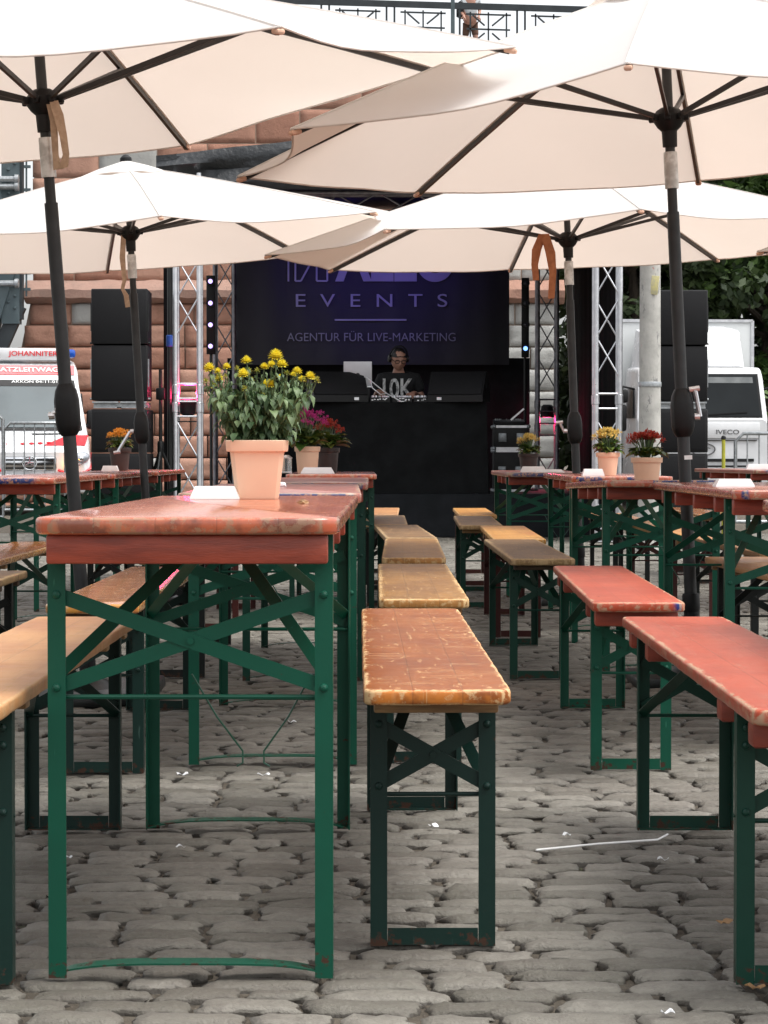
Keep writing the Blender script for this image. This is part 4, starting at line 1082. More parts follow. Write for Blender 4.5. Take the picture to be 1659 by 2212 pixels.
# ------------------------------------------------------------------ stage lights
LENS_OFF = gen('dark_lens', (.05, .05, .07), (.03, .03, .045), 30, .15, 0, 0)
LVIO = emis('lit_violet_lamp', (.50, .36, 1.0), 1.3)
LBLU = emis('lit_blue_lamp', (.10, .22, 1.0), 3.0)
LPNK = emis('lit_pink_led', (1.0, .05, .16), 3.0)
def lightbar(px, ytop, ybot, ys, d, lit, label, half=9):
    a, b = at(px - half, ybot, d), at(px + half, ytop, d)
    t = thing('led_light_bar', label, 'stage light', ((a.x + b.x) / 2, d, a.z), 0, 'upright stage light bars')
    m = MB(); m.box((0, .03, (b.z - a.z) / 2), (b.x - a.x, .08, b.z - a.z), bev=.008); m.build('housing', BLACKP, t)
    m = MB(); m.tube([(0, .06, .2), (0, .06, -a.z + SZ + .02)], .018, 8); m.box((0, .06, -a.z + SZ + .012), (.3, .3, .016)); m.build('stand_pole', BLACKM, t)
    for i, y in enumerate(ys):
        z = at(px, y, d).z - a.z
        m = MB(); m.lathe([(.044, -.012), (.05, .0), (.05, .022), (.042, .022)], (0, -.012, z), 16, Matrix.Rotation(PI / 2, 4, 'X')); h = m.build('lamp_ring', BLACKP, t)
        m = MB(); m.lathe([(.030, -.004), (.032, .004), (.022, .010), (.006, .013)], (0, -.026, z), 16, Matrix.Rotation(PI / 2, 4, 'X')); m.build('lamp_lens', lit[i], h)
lightbar(455, 595, 765, [608, 655, 702, 748], 28.0, [LVIO] * 4, 'upright black light bar with four lit violet lamps, left of the banner')
lightbar(1135, 600, 772, [612, 655, 702, 753], 29.0, [LENS_OFF] * 3 + [LBLU], 'upright black light bar with one bright blue lamp, right of the banner', 8)
def par(label, loc, rot, col, watts, kind='SPOT', ang=60, lens=LPNK):
    t = thing('stage_lamp', label, 'stage light', loc, 0, 'coloured stage lamps'); t.rotation_euler = rot
    m = MB(); m.lathe([(.05, .16), (.075, .14), (.085, .02), (.09, 0), (.082, -.002)], seg=18); m.build('housing', BLACKP, t)
    m = MB(); m.lathe([(.078, .012), (.07, .004)], seg=18); m.build('lamp_lens', lens, t)
    m = MB(); m.tube([(-.1, 0, .08), (-.1, 0, .22), (.1, 0, .22), (.1, 0, .08)], .008, 6); m.build('bracket', BLACKM, t)
    l = bpy.data.lights.new('lamp_light', kind); l.energy = watts; l.color = col; l.shadow_soft_size = .06
    if kind == 'SPOT': l.spot_size = R(ang); l.spot_blend = .9
    o = bpy.data.objects.new('lamp_light', l); C.objects.link(o); o.parent = t; o.location = (0, 0, -.03)
    return t
LPUR = emis('lit_purple_lamp', (.25, .12, 1.0), 4.0)
bc = at(800, 575, DB)
v = (Vector((bc.x, DB, bc.z + .1)) - Vector((bc.x, 28.6, 3.62)))
par('purple stage lamp under the roof aimed at the banner', (bc.x, 28.6, 3.62), v.to_track_quat('-Z', 'Y').to_euler(), (.16, .09, 1.0), 30, ang=80, lens=LPUR)
for (px, py, d, lb, wv) in ((406, 868, 24.9, 'pink stage lamp inside the left front truss', 2.5), (1182, 905, 30.9, 'pink stage lamp inside the back right truss', 2.5)):
    p = at(px, py, d); par(lb, (p.x, d, p.z + .02), (PI, 0, 0) if d < 28 else (0, 0, 0), (1, .03, .14), 10 if d < 28 else 7, 'POINT')

# ------------------------------------------------------------------ speaker stacks
def stack(x, d, label, lines):
    t = thing('speaker_stack', label, 'loudspeakers', (x, d, 0), 0, 'black loudspeaker stacks'); W_ = .56; z = 0.02
    m = MB(); m.box((0, .1, .012), (W_ + .1, .8, .02)); m.build('floor_board', WOODB, t)
    for h in (.44, .44, .44):
        m = MB(); m.box((0, .12, z + h / 2), (W_, .66, h - .008), bev=.012); s_ = m.build('subwoofer', BLACKP, t)
        m = MB(); m.box((0, -.215, z + h / 2), (W_ - .05, .012, h - .06), bev=.004); m.build('grille', GRILLE, s_)
        m = MB()
        for sx in (-1, 1): m.box((sx * (W_ / 2 + .002), .12, z + h * .6), (.008, .16, .07), bev=.003)
        m.build('side_handle', GRILLE, s_); z += h
    m = MB()
    for sx in (-1, 1): m.box((sx * .14, -.18, z + .012), (.235, .03, .014)); m.box((sx * .14, -.18, z + .065), (.26, .03, .016))
    m.box((0, .1, z + .04), (W_ - .04, .5, .05)); m.build('flying_frame', STEEL, t); z += .08
    tops = 2.53
    n = 2; h = (tops - z) / n
    for i in range(n):
        m = MB(); m.box((0, .05, z + h / 2), (W_, .45, h - .006), (R(-1.5 * i), 0, 0), .01); s_ = m.build('line_array_box', BLACKP, t)
        m = MB(); m.box((0, -.182, z + h / 2), (W_ - .03, .01, h - .02), (R(-1.5 * i), 0, 0), .003); m.build('grille', GRILLE, s_)
        m = MB()
        for sx in (-1, 1): m.box((sx * (W_ / 2 + .004), -.12, z + h / 2), (.012, .05, h * .5)); m.lathe([(.01, -.012), (.01, .012)], (sx * (W_ / 2 + .008), -.1, z + .02), 8, Matrix.Rotation(PI / 2, 4, 'Y'))
        m.build('rigging_plate', STEEL if i == 0 else BLACKM, s_); z += h
    return t
stack(at(260, 0, 24.6).x, 24.6, 'tall black loudspeaker stack left of the stage, before the sandstone pier', 1)
stack(at(1466, 0, 24.8).x, 24.8, 'tall black loudspeaker stack right of the stage, behind the concrete post', 1)
# tripod beside the left stack and scaffold poles
t = thing('speaker_stand', 'black tripod stand between the left loudspeakers and the truss', 'stand', (at(345, 0, 24.9).x, 24.9, 0))
for a in (.3, 2.4, 4.5):
    m = MB(); m.tube([(0, 0, .95), (.40 * math.cos(a), .40 * math.sin(a), .02)], .016, 8); m.build('leg', BLACKM, t)
m = MB(); m.tube([(.0, 0, .35), (0, 0, 1.75)], .018, 10); m.lathe([(.03, .9), (.034, .92), (.034, 1.0), (.03, 1.02)], seg=12); m.build('pole', BLACKM, t)
m = MB(); m.box((0, 0, 1.5), (.09, .06, .12), bev=.01); m.build('control_box', BLACKP, t)
t = thing('scaffold_post', 'slim black post with a blue clamp just left of the front truss', 'post', (at(365, 0, 25.0).x, 25.0, 0))
m = MB(); m.tube([(0, 0, 0), (0, 0, 3.9)], .024, 10); m.build('pole', BLACKM, t)
m = MB(); m.lathe([(.028, 1.98), (.036, 1.99), (.036, 2.09), (.028, 2.10)], seg=12); m.build('clamp', gen('blue_clamp', (.02, .10, .45), None, 10), t)
m = MB(); m.lathe([(.04, 0), (.08, .005), (.08, .012), (.026, .03)][::-1], seg=12); m.build('foot', BLACKM, t)
# flight cases right of the stage table
def case(px0, px1, y0, y1, d, label, dep=.5):
    a, b = at(px0, y1, d), at(px1, y0, d); W_ = b.x - a.x; H = b.z - a.z
    t = thing('flight_case', label, 'case', ((a.x + b.x) / 2, d + dep / 2, a.z), 0, 'black flight cases on the stage')
    m = MB(); m.box((0, 0, H / 2), (W_ - .012, dep - .012, H - .012), bev=.004); m.build('case_body', WOODB, t)
    m = MB()
    for z in (.012, H - .012):
        for s in (-1, 1): m.box((0, s * (dep / 2 - .012), z), (W_, .028, .028)); m.box((s * (W_ / 2 - .012), 0, z), (.028, dep - .06, .028))
    m.build('edge_profile', SILVER, t)
    m = MB()
    for s in (-1, 1):
        for e in (-1, 1):
            for z in (.012, H - .012): bmesh.ops.create_icosphere(m.bm, subdivisions=2, radius=.026, matrix=Matrix.Translation((s * (W_ / 2 - .012), e * (dep / 2 - .012), z)))
    m.build('corner_ball', STEEL, t)
    for s in (-.25, .25):
        m = MB(); m.box((s * W_, -dep / 2 - .003, H / 2), (.09, .012, min(.1, H * .4)), bev=.004); m.build('latch', STEEL, t)
    return t
zst = SZ
ytop = lambda z, d: YH - (z - CAMH) * sc(d)
case(1066, 1140, ytop(.94, 28.2), ytop(SZ, 28.2), 28.2, 'lowest black flight case on the stage, right of the draped table')
case(1066, 1144, ytop(1.22, 28.2), ytop(.945, 28.2), 28.2, 'flat black flight case with bright silver edges, upper one of the pile')
t = thing('mixing_console', 'low dark mixing desk with a propped silver lid on the flight cases', 'mixer', (at(1100, 0, 28.4).x, 28.4, 1.225))
m = MB(); m.box((0, 0, .03), (.36, .3, .05), (R(6), 0, 0), .006); m.build('case', BLACKP, t)
m = MB(); m.bar((.02, -.1, .06), (.17, -.1, .19), .02, .02); m.build('lid_strut', SILVER, t)
m = MB()
for i in range(14): m.lathe([(.008, 0), (.006, .02)], (rr.uniform(-.16, .16), rr.uniform(-.12, .1), .055), 8)
m.build('knobs', STEEL, t)

# ------------------------------------------------------------------ concrete post
N = NT('weathered_concrete'); v = N.coord((1, 1, 1)); a_ = N.noise(v, 7, 6, .7); b_ = N.noise(v, 2.3, 5, .65); tz = N.n('Mapping', {0: v}); tz.inputs['Scale'].default_value = (14, 14, 5); c_ = N.noise(tz.outputs[0], 1, 6, .75)
cc = N.mix(N.ramp(a_, .35, .7), (.44, .43, .40), (.33, .325, .30)); cc = N.mix(N.math('MULTIPLY', N.ramp(c_, .57, .63), .75), cc, (.15, .15, .15)); cc = N.mix(N.ramp(N.noise(v, 3.1, 3), .70, .72), cc, (.55, .50, .20)); cc = N.mix(N.math('MULTIPLY', N.ramp(N.noise(v, 5.5, 4, .8), .70, .73), .7), cc, (.35, .08, .06))
CONC = N.bsdf(cc, .85, 0, N.bump(c_, .4, .01))
t = thing('concrete_post', 'pale concrete post with torn sticker remains before the right truss', 'post', (at(1406, 0, 22.4).x, 22.4, 0))
m = MB(); m.lathe([(.13, 0), (.125, .01), (.102, .6), (.098, 1.6), (.088, 4.2), (.08, 5.6), (.03, 5.65)], seg=24); m.build('post_shaft', CONC, t)
m = MB(); m.lathe([(.104, 1.50), (.105, 1.505), (.105, 1.54), (.103, 1.545)], seg=24); m.build('steel_band', STEEL, t)
m = MB(); m.box((.03, -.099, 2.42), (.07, .012, .17), (0, .12, -.3), .002); m.build('torn_sticker', gen('yellowed_paper', (.60, .54, .25), (.48, .45, .28), 25, .8), t)

# ------------------------------------------------------------------ vehicles
WHITE = gen('white_vehicle_paint', (.66, .67, .68), (.60, .61, .62), 2.5, .25, 0, .02, coat=.5)
TYRE = gen('tyre_rubber', (.015, .015, .016), (.01, .01, .01), 20, .8)
RED = gen('red_reflective_foil', (.72, .02, .03), (.64, .018, .028), 6, .35, 0, .02)
LRED = gen('pale_red_foil', (.80, .13, .14), (.75, .11, .12), 6, .4, 0, .02)
BLUEB = gen('blue_beacon', (.02, .10, .48), (.015, .07, .36), 8, .15, 0, 0)
GLS = gen('dark_windscreen', (.012, .015, .016), (.008, .010, .011), 1.2, .15, 0, 0, spec=.22)
GLS2 = gen('grey_windscreen', (.050, .072, .082), (.032, .048, .056), .9, .15, 0, 0, spec=.25)
GREYP = gen('grey_bumper_plastic', (.09, .09, .092), (.07, .07, .072), 20, .6)
CHROME = gen('chrome', (.75, .76, .78), None, 10, .15, .95, 0)
AMB = emis('lit_orange_indicator', (1.0, .38, .06), 9.0)
HLAMP = gen('headlamp_glass', (.45, .47, .5), (.3, .32, .35), 14, .08, .3, 0)
def wheel(parent, x, y, r, w_, s):
    m = MB(); m.lathe([(r * .62, -w_ / 2), (r * .95, -w_ / 2), (r, -w_ * .35), (r, w_ * .35), (r * .95, w_ / 2), (r * .62, w_ / 2)], (x, y, r), 28, Matrix.Rotation(PI / 2, 4, 'Y')); o = m.build('wheel', TYRE, parent)
    m = MB(); m.lathe([(r * .60, -.02), (r * .62, .02), (r * .5, .03), (r * .2, .01), (r * .15, .04)], (x + s * w_ * .35, y, r), 20, Matrix.Rotation(s * PI / 2, 4, 'Y')); m.build('rim', SILVER, o)
def txt(parent, s, box, y, mat, bold=0, shear=0, name='lettering', rot=None):
    b = text_mesh(s, box, y, bold, .002, None, shear)
    if rot: b.xf(rot)
    b.build(name, mat, parent, smooth=False)
# ambulance: front faces -y in its own frame
amb = thing('ambulance_van', 'white and red ambulance van with blue beacons and lit orange indicator at the left', 'van', (at(60, 0, 36.5).x, 36.5, 0), R(12)); amb.scale = (1, 1, .945)
def body_ring(y, zlo, zhi, wl, wh, r=.12):
    """rounded section in xz: lower half width wl, upper half width wh"""
    pts = []
    for (sx, z, wv, a0) in ((1, zhi, wh, 0), (-1, zhi, wh, PI / 2), (-1, zlo, wl, PI), (1, zlo, wl, 3 * PI / 2)):
        for k in range(5):
            a = a0 + k / 4 * PI / 2
            pts.append((sx * (wv - r) + r * math.cos(a), y, (z - r if z == zhi else z + r) + r * math.sin(a)))
    return pts
m = MB()
secs = [(0.0, .32, .98, .86, .80), (.10, .30, 1.06, .95, .90), (.62, .30, 1.24, .99, .95), (.82, .30, 1.32, .99, .95), (1.42, .30, 2.18, .99, .86), (1.62, .30, 2.40, .99, .86), (2.2, .30, 2.52, .99, .88), (4.0, .30, 2.54, .99, .88), (5.7, .30, 2.54, .99, .88), (5.9, .34, 2.48, .97, .86)]
m.loft([body_ring(*q) for q in secs]); m.build('body', WHITE, amb, ang=28)
def panel(pts, th, mat, name, parent, nrm=None):
    pts = [Vector(p) for p in pts]; n = nrm or (pts[1] - pts[0]).cross(pts[2] - pts[0]).normalized()
    m = MB(); m.loft([pts, [p + n * th for p in pts]]); return m.build(name, mat, parent, smooth=False)
F = Vector((0, -1, 0)); sl_ = Vector((0, -.82, .57))
ws = lambda x, f: (x * (1 - .09 * f), .82 + .60 * f - .012 * 0, 1.335 + .845 * f)   # windscreen plane
panel([Vector(ws(-.84, .04)) + sl_ * .01, Vector(ws(.84, .04)) + sl_ * .01, Vector(ws(.84, .93)) + sl_ * .01, Vector(ws(-.84, .93)) + sl_ * .01], .012, GLS2, 'windscreen', amb, sl_)
panel([Vector(ws(-.86, .0)) + sl_ * .004, Vector(ws(.86, .0)) + sl_ * .004, Vector(ws(.86, .97)) + sl_ * .004, Vector(ws(-.86, .97)) + sl_ * .004], .010, BLACKP, 'windscreen_seal', amb, sl_)
panel([Vector(ws(-.84, .84)) + sl_ * .0245, Vector(ws(.84, .84)) + sl_ * .0245, Vector(ws(.84, .93)) + sl_ * .0245, Vector(ws(-.84, .93)) + sl_ * .0245], .003, BLACKP, 'sun_strip', amb, sl_)
rotw = Matrix.Translation((0, 1.378, 2.115)) @ Matrix.Rotation(-R(35), 4, 'X')
txt(amb, 'AKKON 04-11-01', (-.18, .52, -.026, .022), -.034, WHITEP, .004, rot=rotw)
m = MB(); m.tube([(-.5, .86, 1.40), (.0, .9, 1.44), (.0, .93, 1.48)], .012, 6); m.tube([(.1, .86, 1.40), (.6, .9, 1.44)], .012, 6); m.build('wiper', BLACKP, amb)
# red header band on the roof front
r1 = Vector((0, -.74, .67)).normalized()
hb = lambda x, f: Vector((x, 1.42 + .20 * f, 2.18 + .22 * f))
panel([hb(-.80, .30) + r1 * .006, hb(.80, .30) + r1 * .006, hb(.80, 1.0) + r1 * .006, hb(-.80, 1.0) + r1 * .006], .006, LRED, 'header_band', amb, r1)
rot2 = Matrix.Translation((0, 1.55, 2.323)) @ Matrix.Rotation(-R(42), 4, 'X')
txt(amb, 'EINSATZLEITWAGEN', (-.62, .74, -.05, .05), -.022, WHITEP, .01, rot=rot2)
# roof sign and beacons
m = MB(); m.box((0, 1.92, 2.60), (1.22, .3, .20), bev=.03); sg = m.build('roof_sign', WHITE, amb)
txt(sg, 'JOHANNITER', (-.20, .56, 2.545, 2.65), 1.762, RED, .012)
m = MB(); m.box((-.40, 1.765, 2.6), (.12, .02, .13), bev=.004); m.build('sign_lamp', BLACKP, sg)
for s in (-1, 1):
    m = MB(); m.box((s * .735, 1.95, 2.615), (.22, .30, .14), bev=.04); m.build('beacon', BLUEB, amb)
m = MB(); m.box((.0, 5.4, 2.62), (1.5, .28, .14), bev=.04); m.build('rear_beacon_bar', BLUEB, amb)
# side stripes, doors and windows on the visible flank (x = +.99)
sx_ = Vector((1, 0, .04)).normalized()
def flank(y0, y1, z0, z1, mat, name, off=.004, th=.006, skew=0):
    f = lambda z: .99 - .11 * max(0, min(1, (z - .42) / 2.0)) + .006
    return panel([(f(z0), y0, z0), (f(z0), y1, z0), (f(z1), y1 + skew, z1), (f(z1), y0 + skew, z1)], th + off, mat, name, amb, sx_)
flank(2.25, 5.6, 2.22, 2.34, RED, 'side_band', .004); flank(2.4, 3.1, 1.42, 1.98, GLS, 'side_window', .004); flank(1.45, 2.1, 1.38, 1.95, GLS, 'door_window', .004, skew=.12)
flank(3.3, 5.6, 1.45, 1.95, GLS2, 'rear_side_window', .004)
flank(.6, 5.7, .74, .98, RED, 'side_band', .004); flank(1.0, 1.5, 1.0, 1.36, RED, 'red_wedge', .004, skew=.35)
for k in range(8): flank(.7 + k * .62, 1.0 + k * .62, .48, .62, RED if k % 2 == 0 else LRED, 'checker_stripe', .004)
m = MB(); m.box((1.07, 1.55, 1.52), (.16, .14, .32), bev=.04); m.bar((.97, 1.5, 1.42), (1.05, 1.53, 1.45), .05, .05); m.build('wing_mirror', BLACKP, amb)
m = MB(); m.box((-1.07, 1.55, 1.52), (.16, .14, .32), bev=.04); m.bar((-.97, 1.5, 1.42), (-1.05, 1.53, 1.45), .05, .05); m.build('wing_mirror', BLACKP, amb)
# bonnet, grille, bumper, headlamps
m = MB(); m.box((0, -.012, .80), (.80, .05, .22), bev=.03); gr = m.build('grille', CHROME, amb)
m = MB()
for k in range(3): m.box((0, -.042, .73 + k * .065), (.70, .012, .026))
m.build('grille_slot', BLACKP, gr)
m = MB(); m.tube([(.105 * math.cos(a), -.052, .81 + .105 * math.sin(a)) for a in [i * PI / 12 for i in range(25)]], .010, 8, False)
for k in range(3):
    a = PI / 2 + k * 2 * PI / 3; m.bar((0, -.054, .81), (.10 * math.cos(a), -.054, .81 + .10 * math.sin(a)), .02, .012, up=(0, 1, 0))
m.build('front_emblem', CHROME, gr)
for s in (-1, 1):
    m = MB(); bmesh.ops.create_icosphere(m.bm, subdivisions=3, radius=1)
    for v_ in m.bm.verts: v_.co = Vector((s * .70 + v_.co.x * .20, .055 + v_.co.y * .12 + abs(v_.co.x + s) * .0, .86 + v_.co.z * .12 + s * v_.co.x * .05))
    h = m.build('headlight', HLAMP, amb)
    m = MB(); bmesh.ops.create_icosphere(m.bm, subdivisions=2, radius=.065, matrix=Matrix.Translation((s * .60, -.055, .80))); m.build('indicator_lamp', AMB if s > 0 else HLAMP, h)
    m = MB(); bmesh.ops.create_icosphere(m.bm, subdivisions=2, radius=.05, matrix=Matrix.Translation((s * .76, -.03, .88))); m.build('lamp_reflector', CHROME, h)
m = MB(); m.tube([(.42, -.03, .70), (.52, -.035, .66), (.75, -.01, .64), (.92, .06, .72), (.975, .2, .90)], .022, 8); m.tube([(-.42, -.03, .70), (-.52, -.035, .66), (-.75, -.01, .64), (-.92, .06, .72), (-.975, .2, .90)], .022, 8); m.build('red_trim', RED, amb)
panel([(.22, .16, 1.085), (.84, .16, 1.085), (.93, .62, 1.25), (.62, .62, 1.25)], .006, RED, 'bonnet_wedge', amb, Vector((0, -.33, .94)))
m = MB()
for k in range(4): m.bar((-.1 + k * .13, .2 + .012 * k, 1.108 + .006 * k), (-.06 + k * .13, .235 + .014 * k, 1.118 + .006 * k), .05, .02, up=(0, -.33, .94))
m.build('bonnet_marking', RED, amb, smooth=False)
txt(amb, 'MALTIN' if False else 'RESCUE' if False else 'NOTRUF', (-.66, -.30, 1.0, 1.05), -.006, LRED, .004, rot=Matrix.Translation((0, .1, .08)))
panel([(.1, .66, 1.263), (.62, .68, 1.268), (.60, .72, 1.28), (.08, .70, 1.275)], .008, BLACKP, 'bonnet_vent', amb, Vector((0, -.36, .93)))
m = MB(); m.box((0, -.02, .48), (1.84, .18, .30), bev=.06); bp_ = m.build('bumper', WHITE, amb)
m = MB(); m.box((0, -.115, .46), (.9, .012, .14), bev=.01); m.build('bumper_intake', BLACKP, bp_)
m = MB(); m.box((0, -.125, .56), (.52, .010, .11), bev=.004); m.build('number_plate', WHITEP, bp_)
for y in (.95, 4.6):
    for s in (-1, 1): wheel(amb, s * .90, y, .34, .22, s)

# truck
tk = thing('box_truck', 'white box truck with roof deflector parked behind the right loudspeakers', 'truck', (at(1521, 0, 40.5).x, 40.5, 0), R(3.6))
BOXW = gen('white_truck_box', (.60, .62, .62), (.54, .56, .56), 1.5, .4, 0, .03)
m = MB(); m.box((0, 3.9, 2.02), (2.36, 4.6, 2.36), bev=.03); bx = m.build('cargo_box', BOXW, tk)
m = MB()
for s in (-1, 1): m.box((s * 1.165, 1.60, 2.02), (.05, .04, 2.34)); 
m.box((0, 1.60, 3.185), (2.34, .04, .05)); m.box((0, 1.6, .86), (2.34, .04, .05)); m.build('box_frame', SILVER, bx)
m = MB(); m.box((0, 3.4, .68), (.9, 6.2, .22)); m.build('chassis', BLACKM, tk)
m = MB()
cab = [(0, .55, 1.47, 1.08, 1.07), (.05, .52, 1.54, 1.10, 1.09), (.22, .5, 2.24, 1.10, 1.04), (.34, .5, 2.34, 1.10, 1.04), (1.45, .5, 2.38, 1.10, 1.04)]
m.loft([body_ring(*q, r=.08) for q in cab]); m.build('cab', WHITE, tk, ang=28)
n_ = Vector((0, -.972, .236)).normalized()
wz = lambda x, f: Vector((x * (1 - .05 * f), .05 + .17 * f, 1.54 + .70 * f))
panel([wz(-1.0, -.07) + n_ * .008, wz(1.0, -.07) + n_ * .008, wz(1.0, .98) + n_ * .008, wz(-1.0, .98) + n_ * .008], .012, BLACKP, 'windscreen_seal', tk, n_)
panel([wz(-.96, -.03) + n_ * .021, wz(.96, -.03) + n_ * .021, wz(.96, .94) + n_ * .021, wz(-.96, .94) + n_ * .021], .006, GLS, 'windscreen', tk, n_)
panel([wz(-.9, .76) + n_ * .028, wz(.9, .76) + n_ * .028, wz(.9, .9) + n_ * .028, wz(-.9, .9) + n_ * .028], .004, gen('sun_visor', (.18, .19, .19), (.12, .13, .13), 3, .2), 'sun_visor', tk, n_)
m = MB(); m.bar(wz(-.7, .0) + n_ * .035, wz(.0, .06) + n_ * .035, .02, .02); m.bar(wz(.1, .0) + n_ * .035, wz(.75, .06) + n_ * .035, .02, .02); m.build('wiper', BLACKP, tk, smooth=False)
m = MB()
m.loft([[(s_ * wd, y, z) for s_, wd, z in ((-1, w0, 2.36), (1, w0, 2.36), (1, w1, z1), (.7, w1, z1 + .06), (-.7, w1, z1 + .06), (-1, w1, z1))] for y, w0, w1, z1 in ((.50, .74, .60, 2.42), (.75, .84, .74, 2.72), (1.1, .92, .84, 2.95), (1.45, .96, .88, 3.02))]); m.build('roof_deflector', WHITE, tk, ang=50)
m = MB(); m.box((0, -.01, 1.29), (1.9, .03, .26), bev=.01); fp = m.build('front_panel', WHITE, tk)
txt(fp, 'IVECO', (.22, .60, 1.23, 1.305), -.03, GREYP, .006, .0)
m = MB(); m.box((0, -.012, 1.13), (1.8, .03, .012)); m.box((0, -.012, .80), (1.7, .03, .05)); m.box((0, -.012, .70), (1.7, .03, .03)); m.build('grille_slot', BLACKP, tk)
m = MB(); m.tube([(.20 * math.cos(a), -.022, .98 + .10 * math.sin(a)) for a in [i * PI / 12 for i in range(25)]], .012, 6, False); m.tube([(-.12, -.024, .95), (.0, -.024, 1.02), (.12, -.024, 1.0)], .010, 6); m.build('front_emblem', GREYP, tk)
m = MB(); m.box((0, -.06, .52), (2.14, .26, .24), bev=.06); b2 = m.build('bumper', WHITE, tk)
m = MB(); m.box((-.25, -.196, .50), (.52, .010, .11), bev=.003); np_ = m.build('number_plate', WHITEP, b2)
m = MB(); m.box((-.49, -.203, .50), (.04, .004, .10)); m.build('plate_strip', BLUEB, np_)
m = MB(); m.box((0, -.06, .34), (1.9, .2, .12)); m.build('lower_apron', BLACKP, b2)
for s in (-1, 1):
    m = MB(); m.box((s * .82, -.18, .56), (.36, .04, .13), bev=.03); m.build('headlight', HLAMP, tk)
    m = MB(); m.tube([(s * 1.08, .35, 1.98), (s * 1.28, .28, 2.02), (s * 1.32, .26, 1.9)], .018, 8); mi = m.build('mirror_arm', BLACKP, tk)
    m = MB(); m.box((s * 1.34, .25, 1.50), (.22, .10, .44), bev=.04); m.box((s * 1.32, .25, 1.86), (.23, .12, .22), bev=.04); m.build('wing_mirror', BLACKP, mi)
    panel([(s * 1.10, .35, 1.50), (s * 1.10, 1.1, 1.50), (s * 1.065, 1.1, 2.0), (s * 1.065, .52, 2.0)], .012, GLS, 'door_window', tk, Vector((s, 0, .08)))
for y in (.75, 4.6):
    for s in (-1, 1): wheel(tk, s * .95, y, .42, .28, s)

# ------------------------------------------------------------------ barriers and post
def barrier(px0, px1, d, label, z1=1.1, rz=0):
    a, b = at(px0, 0, d), at(px1, 0, d); W_ = b.x - a.x
    t = thing('crowd_barrier', label, 'barrier', ((a.x + b.x) / 2, d, 0), R(rz), 'steel crowd barriers')
    m = MB(); m.tube([(-W_ / 2, 0, .2), (-W_ / 2, 0, z1 - .08), (-W_ / 2 + .08, 0, z1), (W_ / 2 - .08, 0, z1), (W_ / 2, 0, z1 - .08), (W_ / 2, 0, .2), (-W_ / 2, 0, .2)], .019, 10); m.build('frame', STEEL, t)
    m = MB(); n = int(W_ / .12)
    for i in range(1, n): m.tube([(-W_ / 2 + W_ * i / n, 0, .2), (-W_ / 2 + W_ * i / n, 0, z1)], .0075, 6)
    m.build('bars', STEEL, t)
    for s in (-1, 1):
        m = MB(); m.bar((s * W_ * .32, -.3, .012), (s * W_ * .32, .3, .012), .04, .008); m.bar((s * W_ * .32, 0, .01), (s * W_ * .32, 0, .21), .03, .012); m.build('foot', STEEL, t)
barrier(-215, 3, 27.0, 'steel crowd barrier cut by the left edge in front of the ambulance', 1.35)
barrier(5, 138, 30.5, 'steel crowd barrier close to the front of the ambulance', 1.28)
barrier(1592, 1900, 25.0, 'steel crowd barrier at the right edge before the white truck', 1.10)
t = thing('marker_post', 'thin yellow green post standing before the grille of the truck', 'post', (at(1566, 0, 24.0).x, 24.0, 0))
m = MB(); m.tube([(0, 0, .0), (0, 0, 1.03)], .018, 10); m.build('pole', gen('yellow_green_paint', (.42, .40, .03), (.33, .32, .03), 20, .5), t)
m = MB(); m.lathe([(.02, 1.03), (.026, 1.035), (.022, 1.06), (.008, 1.07)], seg=12); m.lathe([(.12, .0), (.11, .03), (.03, .05)], seg=14); m.build('cap', BLACKP, t)

# ------------------------------------------------------------------ sandstone pier
N = NT('red_sandstone'); tint = N.n('Attribute', attribute_name='tint').outputs['Fac']; tone = N.n('Attribute', attribute_name='tone').outputs['Fac']; v = N.n('TexCoord').outputs['Object']
a_ = N.noise(v, 3.5, 7, .65); b_ = N.noise(v, 22, 5, .65)
cc = N.mix(tint, (.30, .145, .098), (.41, .235, .17)); cc = N.mix(N.math('MULTIPLY', N.ramp(a_, .45, .7), .5), cc, (.17, .09, .06)); cc = N.mix(N.math('MULTIPLY', N.ramp(b_, .55, .75), .3), cc, (.42, .28, .2))
gc = N.mix(a_, (.28, .28, .265), (.40, .395, .37)); cc = N.mix(tone, cc, gc)
SAND = N.bsdf(cc, .9, 0, N.bump(N.math('ADD', a_, N.math('MULTIPLY', b_, .4)), .7, .03))
def add_tint(o, n_or_arr, nm):
    at_ = o.data.attributes.new(nm, 'FLOAT', 'POINT'); at_.data.foreach_set('value', np.asarray(n_or_arr, np.float32))
pier = thing('sandstone_pier', 'red sandstone bridge pier of rough blocks behind the stage', 'pier', (0, 0, 0))
DP = 44.5
zc = at(0, 640, DP).z; ztop = 7.8
XL, XR = at(68, 0, DP).x, at(1205, 0, DP).x
rr = random.Random(9)
